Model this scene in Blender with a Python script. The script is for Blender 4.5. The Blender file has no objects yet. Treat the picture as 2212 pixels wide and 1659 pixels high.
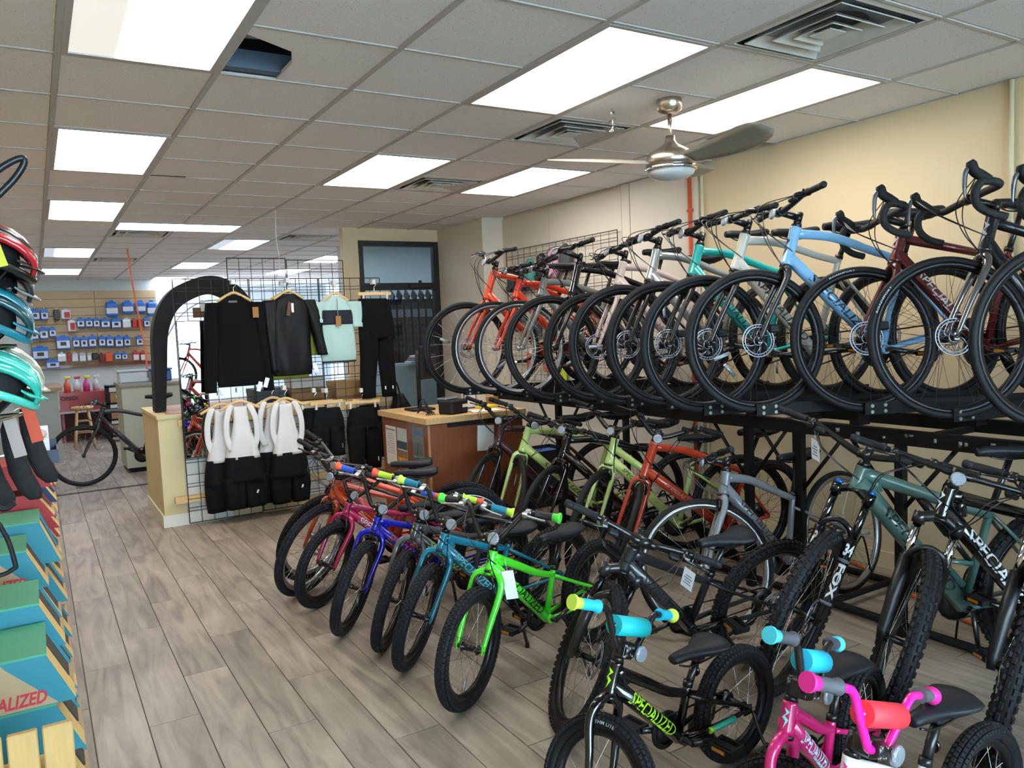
import bpy, bmesh, math, random
from mathutils import Vector, Matrix, Quaternion
random.seed(7)
V = Vector
sc = bpy.context.scene
col = sc.collection
R_ = math.radians
# ------------------------------------------------------------------ camera, world, exposure
CAMX = [[0.852274, 0.074901, -0.517705], [-0.521425, 0.042612, -0.852232], [-0.041773, 0.99628, 0.075372]]
cam_d = bpy.data.cameras.new('camera'); cam = bpy.data.objects.new('camera', cam_d); col.objects.link(cam)
m = Matrix.Identity(4)
for r in range(3):
    for c in range(3): m[r][c] = CAMX[r][c]
m.translation = V((0, 0, 1.60)); cam.matrix_world = m
cam_d.sensor_width = 36.0; cam_d.lens = 1690 * 36 / 2212; cam_d.clip_start = 0.02; cam_d.clip_end = 200
sc.camera = cam
sc.view_settings.view_transform = 'Standard'; sc.view_settings.look = 'None'
sc.view_settings.gamma = 1.0; sc.view_settings.use_curve_mapping = False
sc.view_settings.exposure = -0.27
LIGHT = 14.0        # ceiling panel emission
SKY = 38.0
w = bpy.data.worlds.new('daylight'); sc.world = w; w.use_nodes = True
nt = w.node_tree; bg = nt.nodes['Background']; bg.inputs[0].default_value = (.74, .86, 1, 1); bg.inputs[1].default_value = SKY

sc.cycles.max_bounces = 5; sc.cycles.diffuse_bounces = 4; sc.cycles.glossy_bounces = 2; sc.cycles.transmission_bounces = 4; sc.cycles.transparent_max_bounces = 8
sc.cycles.use_adaptive_sampling = True; sc.cycles.adaptive_threshold = .08; sc.cycles.use_light_tree = False; sc.cycles.caustics_reflective = False; sc.cycles.caustics_refractive = False
# ------------------------------------------------------------------ materials
def lin(c):
    if isinstance(c, str):
        c = tuple(int(c[i:i + 2], 16) for i in (0, 2, 4))
    return tuple((x / 255 / 12.92 if x / 255 <= .04045 else ((x / 255 + .055) / 1.055) ** 2.4) for x in c) + (1,)
MATS = {}
def M(name, c, rough=.5, metal=0., coat=0., bump=0., bscale=60., var=0., vscale=8., emit=0., trans=0., sheen=0., stretch=None, rnd=0.):
    """procedural principled material: base colour with a noise variation, noise bump"""
    if name in MATS: return MATS[name]
    m = bpy.data.materials.new(name); m.use_nodes = True; t = m.node_tree; b = t.nodes['Principled BSDF']
    L = lin(c); b.inputs['Base Color'].default_value = L
    b.inputs['Roughness'].default_value = rough; b.inputs['Metallic'].default_value = metal
    b.inputs['Coat Weight'].default_value = coat; b.inputs['Coat Roughness'].default_value = .06
    if sheen: b.inputs['Sheen Weight'].default_value = sheen
    if trans: b.inputs['Transmission Weight'].default_value = trans; b.inputs['IOR'].default_value = 1.45
    if emit: b.inputs['Emission Color'].default_value = L; b.inputs['Emission Strength'].default_value = emit
    if var or bump or rnd:
        tc = t.nodes.new('ShaderNodeTexCoord'); src = tc.outputs['Object']
        if stretch:
            mp = t.nodes.new('ShaderNodeMapping'); mp.inputs['Scale'].default_value = stretch
            t.links.new(src, mp.inputs[0]); src = mp.outputs[0]
        if rnd:
            oi = t.nodes.new('ShaderNodeObjectInfo'); ad = t.nodes.new('ShaderNodeVectorMath'); ad.operation = 'MULTIPLY_ADD'
            cmb = t.nodes.new('ShaderNodeCombineXYZ')
            for k in range(3): t.links.new(oi.outputs['Random'], cmb.inputs[k])
            t.links.new(cmb.outputs[0], ad.inputs[0]); ad.inputs[1].default_value = (37, 53, 71); t.links.new(src, ad.inputs[2]); src = ad.outputs[0]
    if var or rnd:
        n = t.nodes.new('ShaderNodeTexNoise'); n.inputs['Scale'].default_value = vscale; n.inputs['Detail'].default_value = 4
        t.links.new(src, n.inputs['Vector'])
        hs = t.nodes.new('ShaderNodeHueSaturation'); hs.inputs['Color'].default_value = L
        mr = t.nodes.new('ShaderNodeMapRange'); mr.inputs[1].default_value = .25; mr.inputs[2].default_value = .75
        mr.inputs[3].default_value = 1 - var; mr.inputs[4].default_value = 1 + var
        t.links.new(n.outputs['Fac'], mr.inputs[0]); out = mr.outputs[0]
        if rnd:
            mr2 = t.nodes.new('ShaderNodeMapRange'); mr2.inputs[3].default_value = 1 - rnd; mr2.inputs[4].default_value = 1 + rnd
            t.links.new(oi.outputs['Random'], mr2.inputs[0])
            mu = t.nodes.new('ShaderNodeMath'); mu.operation = 'MULTIPLY'; t.links.new(out, mu.inputs[0]); t.links.new(mr2.outputs[0], mu.inputs[1]); out = mu.outputs[0]
        t.links.new(out, hs.inputs['Value']); t.links.new(hs.outputs[0], b.inputs['Base Color'])
    if bump:
        n2 = t.nodes.new('ShaderNodeTexNoise'); n2.inputs['Scale'].default_value = bscale; n2.inputs['Detail'].default_value = 3
        t.links.new(src, n2.inputs['Vector']); bp = t.nodes.new('ShaderNodeBump'); bp.inputs['Strength'].default_value = bump
        bp.inputs['Distance'].default_value = .01
        t.links.new(n2.outputs['Fac'], bp.inputs['Height']); t.links.new(bp.outputs[0], b.inputs['Normal'])
    MATS[name] = m; return m
def paint(c, rough=.28, metal=.0, coat=.6):
    return M('paint_' + c + ('m' if metal else '') + str(int(rough * 100)), c, rough, metal, coat, var=.03, vscale=3)
def mat_tile():
    m = M('ceiling_tile', 'efeff3', .9)
    t = m.node_tree; b = t.nodes['Principled BSDF']
    tc = t.nodes.new('ShaderNodeTexCoord'); n = t.nodes.new('ShaderNodeTexVoronoi'); n.inputs['Scale'].default_value = 75
    oi = t.nodes.new('ShaderNodeObjectInfo'); ad = t.nodes.new('ShaderNodeVectorMath'); ad.operation = 'MULTIPLY_ADD'
    t.links.new(oi.outputs['Location'], ad.inputs[0]); ad.inputs[1].default_value = (3.1, 2.7, 1); t.links.new(tc.outputs['Object'], ad.inputs[2])
    t.links.new(ad.outputs[0], n.inputs['Vector'])
    r = t.nodes.new('ShaderNodeValToRGB'); r.color_ramp.elements[0].position = .10; r.color_ramp.elements[1].position = .17
    r.color_ramp.elements[0].color = lin('a39e9a'); r.color_ramp.elements[1].color = lin('efeff3')
    t.links.new(n.outputs['Distance'], r.inputs[0]); t.links.new(r.outputs[0], b.inputs['Base Color'])
    return m
def mat_plank():
    m = bpy.data.materials.new('floor_plank'); m.use_nodes = True; t = m.node_tree; b = t.nodes['Principled BSDF']; b.inputs['Roughness'].default_value = .42
    tc = t.nodes.new('ShaderNodeTexCoord'); oi = t.nodes.new('ShaderNodeObjectInfo')
    mp = t.nodes.new('ShaderNodeMapping'); mp.inputs['Scale'].default_value = (9, 1.1, 9)
    ad = t.nodes.new('ShaderNodeVectorMath'); ad.operation = 'ADD'; cmb = t.nodes.new('ShaderNodeCombineXYZ')
    ml = t.nodes.new('ShaderNodeMath'); ml.operation = 'MULTIPLY'; ml.inputs[1].default_value = 91
    t.links.new(oi.outputs['Random'], ml.inputs[0])
    for k in range(3): t.links.new(ml.outputs[0], cmb.inputs[k])
    t.links.new(tc.outputs['Object'], mp.inputs[0]); t.links.new(mp.outputs[0], ad.inputs[0]); t.links.new(cmb.outputs[0], ad.inputs[1])
    n = t.nodes.new('ShaderNodeTexNoise'); n.inputs['Scale'].default_value = 1.2; n.inputs['Detail'].default_value = 6; n.inputs['Distortion'].default_value = 1.6
    t.links.new(ad.outputs[0], n.inputs['Vector'])
    n3 = t.nodes.new('ShaderNodeTexNoise'); n3.inputs['Scale'].default_value = 2.2; n3.inputs['Detail'].default_value = 3
    ad2 = t.nodes.new('ShaderNodeVectorMath'); ad2.operation = 'ADD'; t.links.new(tc.outputs['Object'], ad2.inputs[0]); t.links.new(cmb.outputs[0], ad2.inputs[1])
    t.links.new(ad2.outputs[0], n3.inputs['Vector'])
    r = t.nodes.new('ShaderNodeValToRGB'); e = r.color_ramp.elements
    e[0].position = .22; e[0].color = lin('6f6459'); e[1].position = .78; e[1].color = lin('b5a797')
    q = r.color_ramp.elements.new(.45); q.color = lin('988b7d')
    q = r.color_ramp.elements.new(.58); q.color = lin('a6998a')
    t.links.new(n.outputs['Fac'], r.inputs[0])
    hs = t.nodes.new('ShaderNodeHueSaturation'); t.links.new(r.outputs[0], hs.inputs['Color'])
    mr = t.nodes.new('ShaderNodeMapRange'); mr.inputs[3].default_value = .86; mr.inputs[4].default_value = 1.10; t.links.new(oi.outputs['Random'], mr.inputs[0])
    mr3 = t.nodes.new('ShaderNodeMapRange'); mr3.inputs[1].default_value = .3; mr3.inputs[2].default_value = .7; mr3.inputs[3].default_value = .82; mr3.inputs[4].default_value = 1.12
    t.links.new(n3.outputs['Fac'], mr3.inputs[0]); mu = t.nodes.new('ShaderNodeMath'); mu.operation = 'MULTIPLY'
    t.links.new(mr.outputs[0], mu.inputs[0]); t.links.new(mr3.outputs[0], mu.inputs[1]); t.links.new(mu.outputs[0], hs.inputs['Value'])
    t.links.new(hs.outputs[0], b.inputs['Base Color'])
    bp = t.nodes.new('ShaderNodeBump'); bp.inputs['Strength'].default_value = .08; bp.inputs['Distance'].default_value = .005
    t.links.new(n.outputs['Fac'], bp.inputs['Height']); t.links.new(bp.outputs[0], b.inputs['Normal'])
    return m
def mat_glass(name, c='e8f2f4', refl=.5):
    if name in MATS: return MATS[name]
    m = bpy.data.materials.new(name); m.use_nodes = True; t = m.node_tree
    for n in list(t.nodes): t.nodes.remove(n)
    o = t.nodes.new('ShaderNodeOutputMaterial'); tr = t.nodes.new('ShaderNodeBsdfTransparent'); gl = t.nodes.new('ShaderNodeBsdfGlossy'); mx = t.nodes.new('ShaderNodeMixShader'); fr = t.nodes.new('ShaderNodeFresnel')
    tr.inputs[0].default_value = lin(c); gl.inputs['Roughness'].default_value = .02; fr.inputs[0].default_value = 1.0 + refl
    t.links.new(fr.outputs[0], mx.inputs[0]); t.links.new(tr.outputs[0], mx.inputs[1]); t.links.new(gl.outputs[0], mx.inputs[2]); t.links.new(mx.outputs[0], o.inputs[0])
    MATS[name] = m; return m
def mat_emit(name, c, s, lo=None):
    """lamp diffuser; lo = (low fraction, edge) dims the half whose tube is out, along local x"""
    m = bpy.data.materials.new(name); m.use_nodes = True; t = m.node_tree; b = t.nodes['Principled BSDF']
    b.inputs['Base Color'].default_value = (.8, .8, .8, 1); b.inputs['Emission Color'].default_value = lin(c); b.inputs['Emission Strength'].default_value = s
    if lo:
        tc = t.nodes.new('ShaderNodeTexCoord'); sp = t.nodes.new('ShaderNodeSeparateXYZ'); t.links.new(tc.outputs['Object'], sp.inputs[0])
        mr = t.nodes.new('ShaderNodeMapRange'); mr.interpolation_type = 'SMOOTHSTEP'
        mr.inputs[1].default_value = lo[1] - .05; mr.inputs[2].default_value = lo[1] + .05; mr.inputs[3].default_value = s * lo[0]; mr.inputs[4].default_value = s
        t.links.new(sp.outputs[0], mr.inputs[0]); t.links.new(mr.outputs[0], b.inputs['Emission Strength'])
    return m
RUBBER = M('rubber', '141518', .62, bump=.15, bscale=220, var=.12, vscale=20)
RUBBER2 = M('rubber_tread', '1a1b1f', .7, bump=.1, bscale=300)
BLACK = M('black_parts', '121315', .32, coat=.2)
BLACKM = M('black_matte', '17181b', .6, bump=.05, bscale=150)
GLOSSB = M('gloss_black', '08090b', .12, coat=1.)
STEEL = M('brushed_steel', 'c4c2bd', .3, 1., bump=.03, bscale=200)
CHROME = M('chrome', 'd9dade', .08, 1.)
SPOKE = M('spoke_steel', 'b9b9b4', .25, 1.)
SPOKEB = M('spoke_black', '2a2b2e', .35, .6)
ROTOR = M('rotor_steel', '9a9eac', .32, 1.)
CLEAR = M('reflector_clear', '9aa2ae', .2, .35, coat=1., bump=.5, bscale=260)
AMBER = M('reflector_amber', 'c47a12', .2, coat=1.)
WHITE = M('white_paper', 'e9e9ea', .6, var=.02)
REFL = M('reflective_band', 'd4dcea', .35)
BAND = M('grey_band', '8d9198', .4)
GRIPB = M('grip_black', '1b1c1f', .65, bump=.2, bscale=180)
SADDLE = M('saddle_vinyl', '1c1e22', .5, bump=.05, bscale=120)
for m_ in (RUBBER, RUBBER2, BLACKM, GRIPB, SADDLE, M('rack_black_steel', '08090b', .65, var=.2, vscale=12)): m_.node_tree.nodes['Principled BSDF'].inputs['Specular IOR Level'].default_value = .28
CREAM = M('wall_cream', 'dbc7a3', .85, var=.03, vscale=2, bump=.04, bscale=90)
OFFW = M('wall_offwhite', 'd9d1c2', .8, var=.02, vscale=2, bump=.03, bscale=80)
PALE = M('wall_pale_blue', 'c9d3d6', .85, var=.02, vscale=2)
WOODL = M('light_wood', 'd8b27a', .55, var=.12, vscale=6, stretch=(2, 18, 18))
WOODM = M('cherry_wood', '7d4326', .38, coat=.3, var=.16, vscale=4, stretch=(14, 14, 1.5))
RACKM = M('rack_black_steel', '08090b', .65, var=.2, vscale=12)

# ------------------------------------------------------------------ mesh helpers
def spline(pts, n=6):
    """Catmull-Rom through the points"""
    pts = [V(p) for p in pts]
    if len(pts) < 3: return pts
    P = [pts[0] * 2 - pts[1]] + pts + [pts[-1] * 2 - pts[-2]]
    out = []
    for i in range(1, len(P) - 2):
        a, b, c, d = P[i - 1], P[i], P[i + 1], P[i + 2]
        for k in range(n):
            t = k / n
            out.append(.5 * ((2 * b) + (c - a) * t + (2 * a - 5 * b + 4 * c - d) * t * t + (3 * b - a - 3 * c + d) * t ** 3))
    out.append(pts[-1]); return out
class MB:
    def __init__(s): s.v = []; s.f = []; s.sm = []
    def add(s, vs, fs, smooth=True):
        o = len(s.v); s.v += [tuple(x) for x in vs]
        for f in fs: s.f.append(tuple(o + i for i in f)); s.sm.append(smooth)
        return s
    def loft(s, rings, closed=True, caps=True, smooth=True, loop=False):
        n = len(rings[0]); vs = [p for r in rings for p in r]; fs = []
        m_ = len(rings)
        for i in range(m_ if loop else m_ - 1):
            j = (i + 1) % m_
            for k in range(n if closed else n - 1):
                k2 = (k + 1) % n; fs.append((i * n + k, i * n + k2, j * n + k2, j * n + k))
        o = len(s.v); s.add(vs, fs, smooth)
        if caps and not loop:
            s.f.append(tuple(o + k for k in range(n - 1, -1, -1))); s.sm.append(False)
            s.f.append(tuple(o + (m_ - 1) * n + k for k in range(n))); s.sm.append(False)
        return s
    def tube(s, pts, r, n=10, up=(0, 1, 0), asp=1.0, caps=True):
        """tube along pts; r number or list; asp scales the radius along `up`"""
        pts = [V(p) for p in pts]; m_ = len(pts)
        if not isinstance(r, (list, tuple)): r = [r] * m_
        elif len(r) != m_:
            q = len(r) - 1; r = [r[min(q - 1, int(i / (m_ - 1) * q))] * (1 - (i / (m_ - 1) * q - min(q - 1, int(i / (m_ - 1) * q)))) + r[min(q - 1, int(i / (m_ - 1) * q)) + 1] * (i / (m_ - 1) * q - min(q - 1, int(i / (m_ - 1) * q))) for i in range(m_)]
        rings = []; prev = None; up = V(up)
        for i in range(m_):
            t = (pts[min(i + 1, m_ - 1)] - pts[max(i - 1, 0)]).normalized()
            a = up - t * up.dot(t) if prev is None else prev - t * prev.dot(t)
            if a.length < 1e-4: a = V((1, 0, .3)) - t * V((1, 0, .3)).dot(t)
            a.normalize(); prev = a; b = t.cross(a)
            rings.append([pts[i] + a * (r[i] * asp * math.cos(2 * math.pi * k / n)) + b * (r[i] * math.sin(2 * math.pi * k / n)) for k in range(n)])
        return s.loft(rings, caps=caps)
    def cyl(s, a, b, r, n=12, r2=None): return s.tube([a, b], [r, r if r2 is None else r2], n, up=(.31, .92, .2))
    def box(s, c, d, mtx=None):
        c = V(c); vs = []
        for x in (-.5, .5):
            for y in (-.5, .5):
                for z in (-.5, .5):
                    p = V((x * d[0], y * d[1], z * d[2])); vs.append(c + (mtx @ p if mtx else p))
        return s.add(vs, [(0, 1, 3, 2), (4, 6, 7, 5), (0, 4, 5, 1), (2, 3, 7, 6), (0, 2, 6, 4), (1, 5, 7, 3)], False)
    def rbox(s, c, d, b=.006, mtx=None):
        """box with bevelled vertical and horizontal edges"""
        c = V(c); x, y, z = d[0] / 2, d[1] / 2, d[2] / 2; b = min(b, x * .9, y * .9, z * .9)
        def ring(zz, q):
            o = [(x - q, -y + b), (x - q, y - b), (x - b, y - q), (-x + b, y - q), (-x + q, y - b), (-x + q, -y + b), (-x + b, -y + q), (x - b, -y + q)]
            return [c + (mtx @ V((p[0], p[1], zz)) if mtx else V((p[0], p[1], zz))) for p in o]
        return s.loft([ring(-z, b * .9), ring(-z + b, 0), ring(z - b, 0), ring(z, b * .9)], smooth=False)
    def lathe(s, prof, n=24, o=(0, 0, 0), axis='z', loop=False, caps=False):
        """prof: (radius, height)"""
        o = V(o); rings = []
        for r, h in prof:
            ring = []
            for k in range(n):
                a = 2 * math.pi * k / n; x, y = r * math.cos(a), r * math.sin(a)
                ring.append(o + (V((x, y, h)) if axis == 'z' else V((x, h, y)) if axis == 'y' else V((h, x, y))))
            rings.append(ring)
        return s.loft(rings, caps=caps, loop=loop)
    def ringprof(s, prof, n=64, axis='y'): return s.lathe(prof, n, axis=axis, loop=True)
    def sphere(s, c, r, n=12, sq=(1, 1, 1)):
        c = V(c); rings = []
        for i in range(1, n // 2 + 1):
            th = math.pi * (i - .5) / (n // 2)
            rings.append([c + V((r * sq[0] * math.sin(th) * math.cos(2 * math.pi * k / n), r * sq[1] * math.sin(th) * math.sin(2 * math.pi * k / n), r * sq[2] * math.cos(th))) for k in range(n)])
        return s.loft(rings[::-1])
    def prism(s, poly, fn, t0, t1):
        """extrude 2d poly: fn(a, b, t) -> point"""
        n = len(poly); vs = [fn(a, b, t0) for a, b in poly] + [fn(a, b, t1) for a, b in poly]
        fs = [tuple(range(n - 1, -1, -1)), tuple(range(n, 2 * n))] + [(i, (i + 1) % n, n + (i + 1) % n, n + i) for i in range(n)]
        return s.add(vs, fs, False)
    def mesh(s, name, mat):
        me = bpy.data.meshes.new(name); me.from_pydata(s.v, [], s.f)
        me.polygons.foreach_set('use_smooth', s.sm); me.materials.append(mat); me.validate(); me.update()
        bm = bmesh.new(); bm.from_mesh(me); bmesh.ops.recalc_face_normals(bm, faces=bm.faces); bm.to_mesh(me); bm.free()
        return me
    def build(s, name, mat, parent=None, **k): return link(name, s.mesh(name, mat), parent, **k)
def link(name, me, parent=None, label=None, cat=None, group=None, kind=None, loc=None, mtx=None):
    o = bpy.data.objects.new(name, me); col.objects.link(o)
    if parent: o.parent = parent
    if label: o['label'] = label
    if cat: o['category'] = cat
    if group: o['group'] = group
    if kind: o['kind'] = kind
    if loc is not None: o.location = loc
    if mtx is not None: o.matrix_local = mtx
    return o
def thing(name, label, cat, loc=(0, 0, 0), group=None, rz=0, mtx=None):
    o = bpy.data.objects.new(name, None); col.objects.link(o); o.empty_display_size = .05
    o['label'] = label; o['category'] = cat
    if group: o['group'] = group
    if mtx is not None: o.matrix_world = mtx
    else: o.location = loc; o.rotation_euler = (0, 0, rz)
    return o
def struct(name, bm, mat, parent=None): return bm.build(name, mat, parent, kind=None if parent else 'structure')
TXT = {}
def text_mesh(body, bold=.012, shear=.25, cuts=0, spacing=1.0):
    """flat text mesh, height 1 (cap), x from 0"""
    key = (body, bold, shear, cuts, spacing)
    if key in TXT: return TXT[key]
    cu = bpy.data.curves.new('lettering', 'FONT'); cu.body = body; cu.size = 1.0; cu.shear = shear; cu.offset = bold; cu.space_character = spacing; cu.resolution_u = 2
    o = bpy.data.objects.new('lettering_src', cu); col.objects.link(o)
    dg = bpy.context.evaluated_depsgraph_get(); dg.update()
    me = bpy.data.meshes.new_from_object(o.evaluated_get(dg)); bpy.data.objects.remove(o); bpy.data.curves.remove(cu)
    bm = bmesh.new(); bm.from_mesh(me)
    bmesh.ops.remove_doubles(bm, verts=bm.verts, dist=1e-5)
    y1 = max((v.co.y for v in bm.verts), default=1); y0 = min((v.co.y for v in bm.verts), default=0)
    for k in range(1, cuts + 1):
        yy = y0 + (y1 - y0) * k / (cuts + 1)
        bmesh.ops.bisect_plane(bm, geom=bm.verts[:] + bm.edges[:] + bm.faces[:], plane_co=(0, yy, 0), plane_no=(0, 1, 0))
    bm.verts.index_update()
    vs = [(v.co.x, (v.co.y - y0) / (y1 - y0)) for v in bm.verts]; fs = [tuple(v.index for v in f.verts) for f in bm.faces]
    x0 = min(v[0] for v in vs); w_ = max(v[0] for v in vs) - x0
    vs = [((a - x0) / (y1 - y0), b) for a, b in vs]
    bm.free(); bpy.data.meshes.remove(me)
    TXT[key] = (vs, fs, w_ / (y1 - y0)); return TXT[key]
def flat_text(name, body, o, ex, ey, h, mat, parent=None, width=None, shear=0., bold=.01, **k):
    """lettering lying on a plane: origin o (lower left), unit vectors ex, ey"""
    vs, fs, w_ = text_mesh(body, bold, shear); ex = V(ex).normalized(); ey = V(ey).normalized(); o = V(o); sx = h if width is None else width / w_
    b = MB(); b.add([o + ex * (a * sx) + ey * (c * h) for a, c in vs], fs, False); me = bpy.data.meshes.new(name); me.from_pydata(b.v, [], b.f); me.materials.append(mat)
    return link(name, me, parent, **k)

# ------------------------------------------------------------------ bicycles
S_LOGO = [(.30, 1.0), (.78, .83), (.42, .60), (.74, .44), (.36, 0), (.50, .36), (.16, .52), (.50, .76)]
WH = {}
def wheel_meshes(R, tw, tread, rimc, deep, spoke, nsp=28, band=None, rotor=0., cog=0.):
    key = (round(R, 3), tw, tread, rimc, deep, spoke, band, rotor, cog)
    if key in WH: return WH[key]
    rt = R - tw / 2 - (.004 if tread in ('knob', 'brick') else 0); h = tw / 2
    rr = R - tw + .006                                     # rim outer edge
    d = {}
    b = MB(); pr = []
    for k in range(12):
        a = 2 * math.pi * k / 12; pr.append((rt + h * math.cos(a) * (1.0 if math.cos(a) > 0 else .8), h * .95 * math.sin(a)))
    b.ringprof(pr, 72); d['tire'] = (b.mesh('tire', RUBBER), None)
    b = MB(); ry = min(h * .8, .016)
    b.ringprof([(rr + .004, ry), (rr + .004, -ry), (rr - .006, -ry), (rr - deep, -ry * .45), (rr - deep, ry * .45), (rr - .006, ry)], 72)
    hubw = .05
    b.lathe([(.004, -hubw - .012), (.009, -hubw - .012), (.010, -hubw), (.020, -hubw + .012), (.020, -hubw + .016), (.013, -hubw + .02), (.013, hubw - .02), (.020, hubw - .016), (.020, hubw - .012), (.010, hubw), (.009, hubw + .012), (.004, hubw + .012)], 14, axis='y')
    d['wheel'] = (b.mesh('rim_and_hub', rimc), None)
    b = MB(); ri = rr - deep + .002
    for k in range(nsp):
        a = 2 * math.pi * k / nsp; sd = 1 if k % 2 else -1; off = (.55 if (k // 2) % 2 else -.55)
        p0 = V((.019 * math.cos(a + off * 2), sd * (hubw - .013), .019 * math.sin(a + off * 2))); p1 = V((ri * math.cos(a + off * .1), 0, ri * math.sin(a + off * .1)))
        b.tube([p0, p1], .0011, 3, up=(.3, .9, .1), caps=False)
    d['spokes'] = (b.mesh('spokes', spoke), 'stuff')
    if tread in ('knob', 'brick'):
        b = MB(); n = 64 if tread == 'knob' else 74
        rows = [(-58, 1), (-22, 0), (22, 1), (58, 0)] if tread == 'knob' else [(-62, 0), (-32, 1), (0, 0), (32, 1), (62, 0)]
        kh = .006 if tread == 'knob' else .004
        for i in range(n):
            for ang, sh in rows:
                a = 2 * math.pi * (i + .5 * sh) / n; ph = R_(ang); wd = h * (.34 if tread == 'knob' else .40); ln = 2 * math.pi * R / n * (.30 if tread == 'knob' else .40)
                er = V((math.cos(a), 0, math.sin(a))); et = V((-math.sin(a), 0, math.cos(a))); ey = V((0, 1, 0))
                nn = er * math.cos(ph) + ey * math.sin(ph); ss = ey * math.cos(ph) - er * math.sin(ph)
                c0 = er * rt + nn * (h * .97); vs = []
                for q, e in ((-.002, 1.15), (kh, .85)):
                    for x, y in ((-1, -1), (1, -1), (1, 1), (-1, 1)): vs.append(c0 + nn * q + et * (x * ln * e) + ss * (y * wd * .5 * e))
                b.add(vs, [(4, 5, 6, 7), (0, 1, 5, 4), (1, 2, 6, 5), (2, 3, 7, 6), (3, 0, 4, 7)], False)
        d['tread'] = (b.mesh('tread', RUBBER2), 'stuff')
    if band is not None:
        b = MB(); 
        for sd in (-1, 1):
            r1, r0 = (rr + .013, rr + .006) if band == 'r' else (rr + .014, rr + .010)
            y1 = sd * (h * .80 + .0012); y0 = sd * (h * .66 + .002)
            b.ringprof([(r1, y1), (r0, y0 + sd * .0012), (r0, y0 - sd * .002), (r1, y1 - sd * .003)], 72)
        d['reflective_band'] = (b.mesh('reflective_band', REFL if band == 'r' else BAND), None)
    if rotor:
        b = MB(); y0, y1 = .034, .0362
        def an(r0, r1): b.ringprof([(r1, y0), (r1, y1), (r0, y1), (r0, y0)], 48)
        an(rotor - .006, rotor); an(rotor - .018, rotor - .013); an(.018, .024)
        for k in range(30):
            a = 2 * math.pi * k / 30; p = lambda r, t: V((r * math.cos(t), (y0 + y1) / 2, r * math.sin(t)))
            b.tube([p(rotor - .016, a), p(rotor - .004, a + .10)], .0016, 4)
        for k in range(6):
            a = 2 * math.pi * k / 6; b.tube([p(.021, a), p((rotor - .016) * .6, a + .28), p(rotor - .015, a + .62)], .0026, 4)
        d['brake_rotor'] = (b.mesh('brake_rotor', ROTOR), None)
    if cog:
        b = MB(); y = -.030
        for k in range(6): b.lathe([(.012, y - k * .004), (cog - k * .004, y - k * .004), (cog - k * .004, y - k * .004 - .002), (.012, y - k * .004 - .002)], 20, axis='y')
        d['cassette'] = (b.mesh('cassette', M('cassette_steel', '55565a', .35, .9)), None)
    WH[key] = d; return d
SADS = {}
def saddle_mesh(kid):
    if kid in SADS: return SADS[kid]
    s = .80 if kid == 2 else .92 if kid else 1.; wd = 1.38 if kid == 2 else 1.08 if kid else 1.
    b = MB(); rings = []
    for x, hw, zt, th in ((.155, .010, -.006, .016), (.150, .019, 0, .026), (.12, .022, .004, .032), (.06, .027, .004, .036), (0, .038, .002, .040), (-.05, .058, .005, .044), (-.09, .071, .011, .046), (-.12, .068, .014, .042), (-.138, .048, .012, .032), (-.142, .02, .008, .02)):
        ring = []
        for k in range(14):
            a = 2 * math.pi * k / 14; c_, s_ = math.cos(a), math.sin(a)
            y = hw * wd * math.copysign(abs(c_) ** .8, c_); z = (s_ * .012 if s_ > 0 else s_ * th) ; z -= .010 * (abs(c_) ** 3) if s_ > -.2 else 0
            ring.append(V((x * s, y * s, (zt + z) * s)))
        rings.append(ring)
    b.loft(rings); SADS[kid] = b.mesh('saddle', SADDLE); return SADS[kid]
PED = {}
def pedal_meshes():
    if PED: return PED
    b = MB(); b.rbox((0, .05, 0), (.030, .085, .016), .003); b.box((.034, .05, 0), (.010, .09, .022)); b.box((-.034, .05, 0), (.010, .09, .022)); b.box((0, .012, 0), (.07, .012, .02)); b.box((0, .092, 0), (.07, .010, .02))
    PED['pedal'] = b.mesh('pedal', BLACKM)
    b = MB(); b.box((.0395, .05, 0), (.004, .05, .012)); PED['pf'] = b.mesh('pedal_reflector', AMBER)
    b = MB(); b.box((-.0395, .05, 0), (.004, .05, .012)); PED['pb'] = b.mesh('pedal_reflector', AMBER)
    return PED
def lettering_on_tube(parent, body, a, b, r, color, f0, f1, hgt, side=1, rough=.4):
    """letters wrapped on the side (+Y) of a tube from a to b"""
    vs, fs, w_ = text_mesh(body, .014, .28, 4)
    a, b = V(a), V(b); t = (b - a).normalized(); L = (b - a).length; ey = V((0, side, 0)); up = t.cross(V((0, 1, 0))) 
    if up.z < 0: up = -up
    out = []
    for x, y in vs:
        s = L * (f0 + (f1 - f0) * x / w_); th = (y - .5) * hgt / r
        out.append(a + t * s + (ey * math.cos(th) + up * math.sin(th)) * (r + .0012))
    me = bpy.data.meshes.new('lettering'); me.from_pydata(out, [], fs); me.materials.append(M('lettering_' + color, color, rough))
    return link('lettering', me, parent)
def arc_lettering(parent, body, r, y, a0, span, hgt, mat):
    sg = 1 if y > 0 else -1
    vs, fs, w_ = text_mesh(body, .01, .1, 0)
    out = [((r + (b_) * hgt) * math.cos(a0 + sg * span * x / w_), y, (r + b_ * hgt) * math.sin(a0 + sg * span * x / w_)) for x, b_ in vs]
    me = bpy.data.meshes.new('lettering'); me.from_pydata(out, [], fs); me.materials.append(mat); return link('lettering', me, parent)

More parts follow.
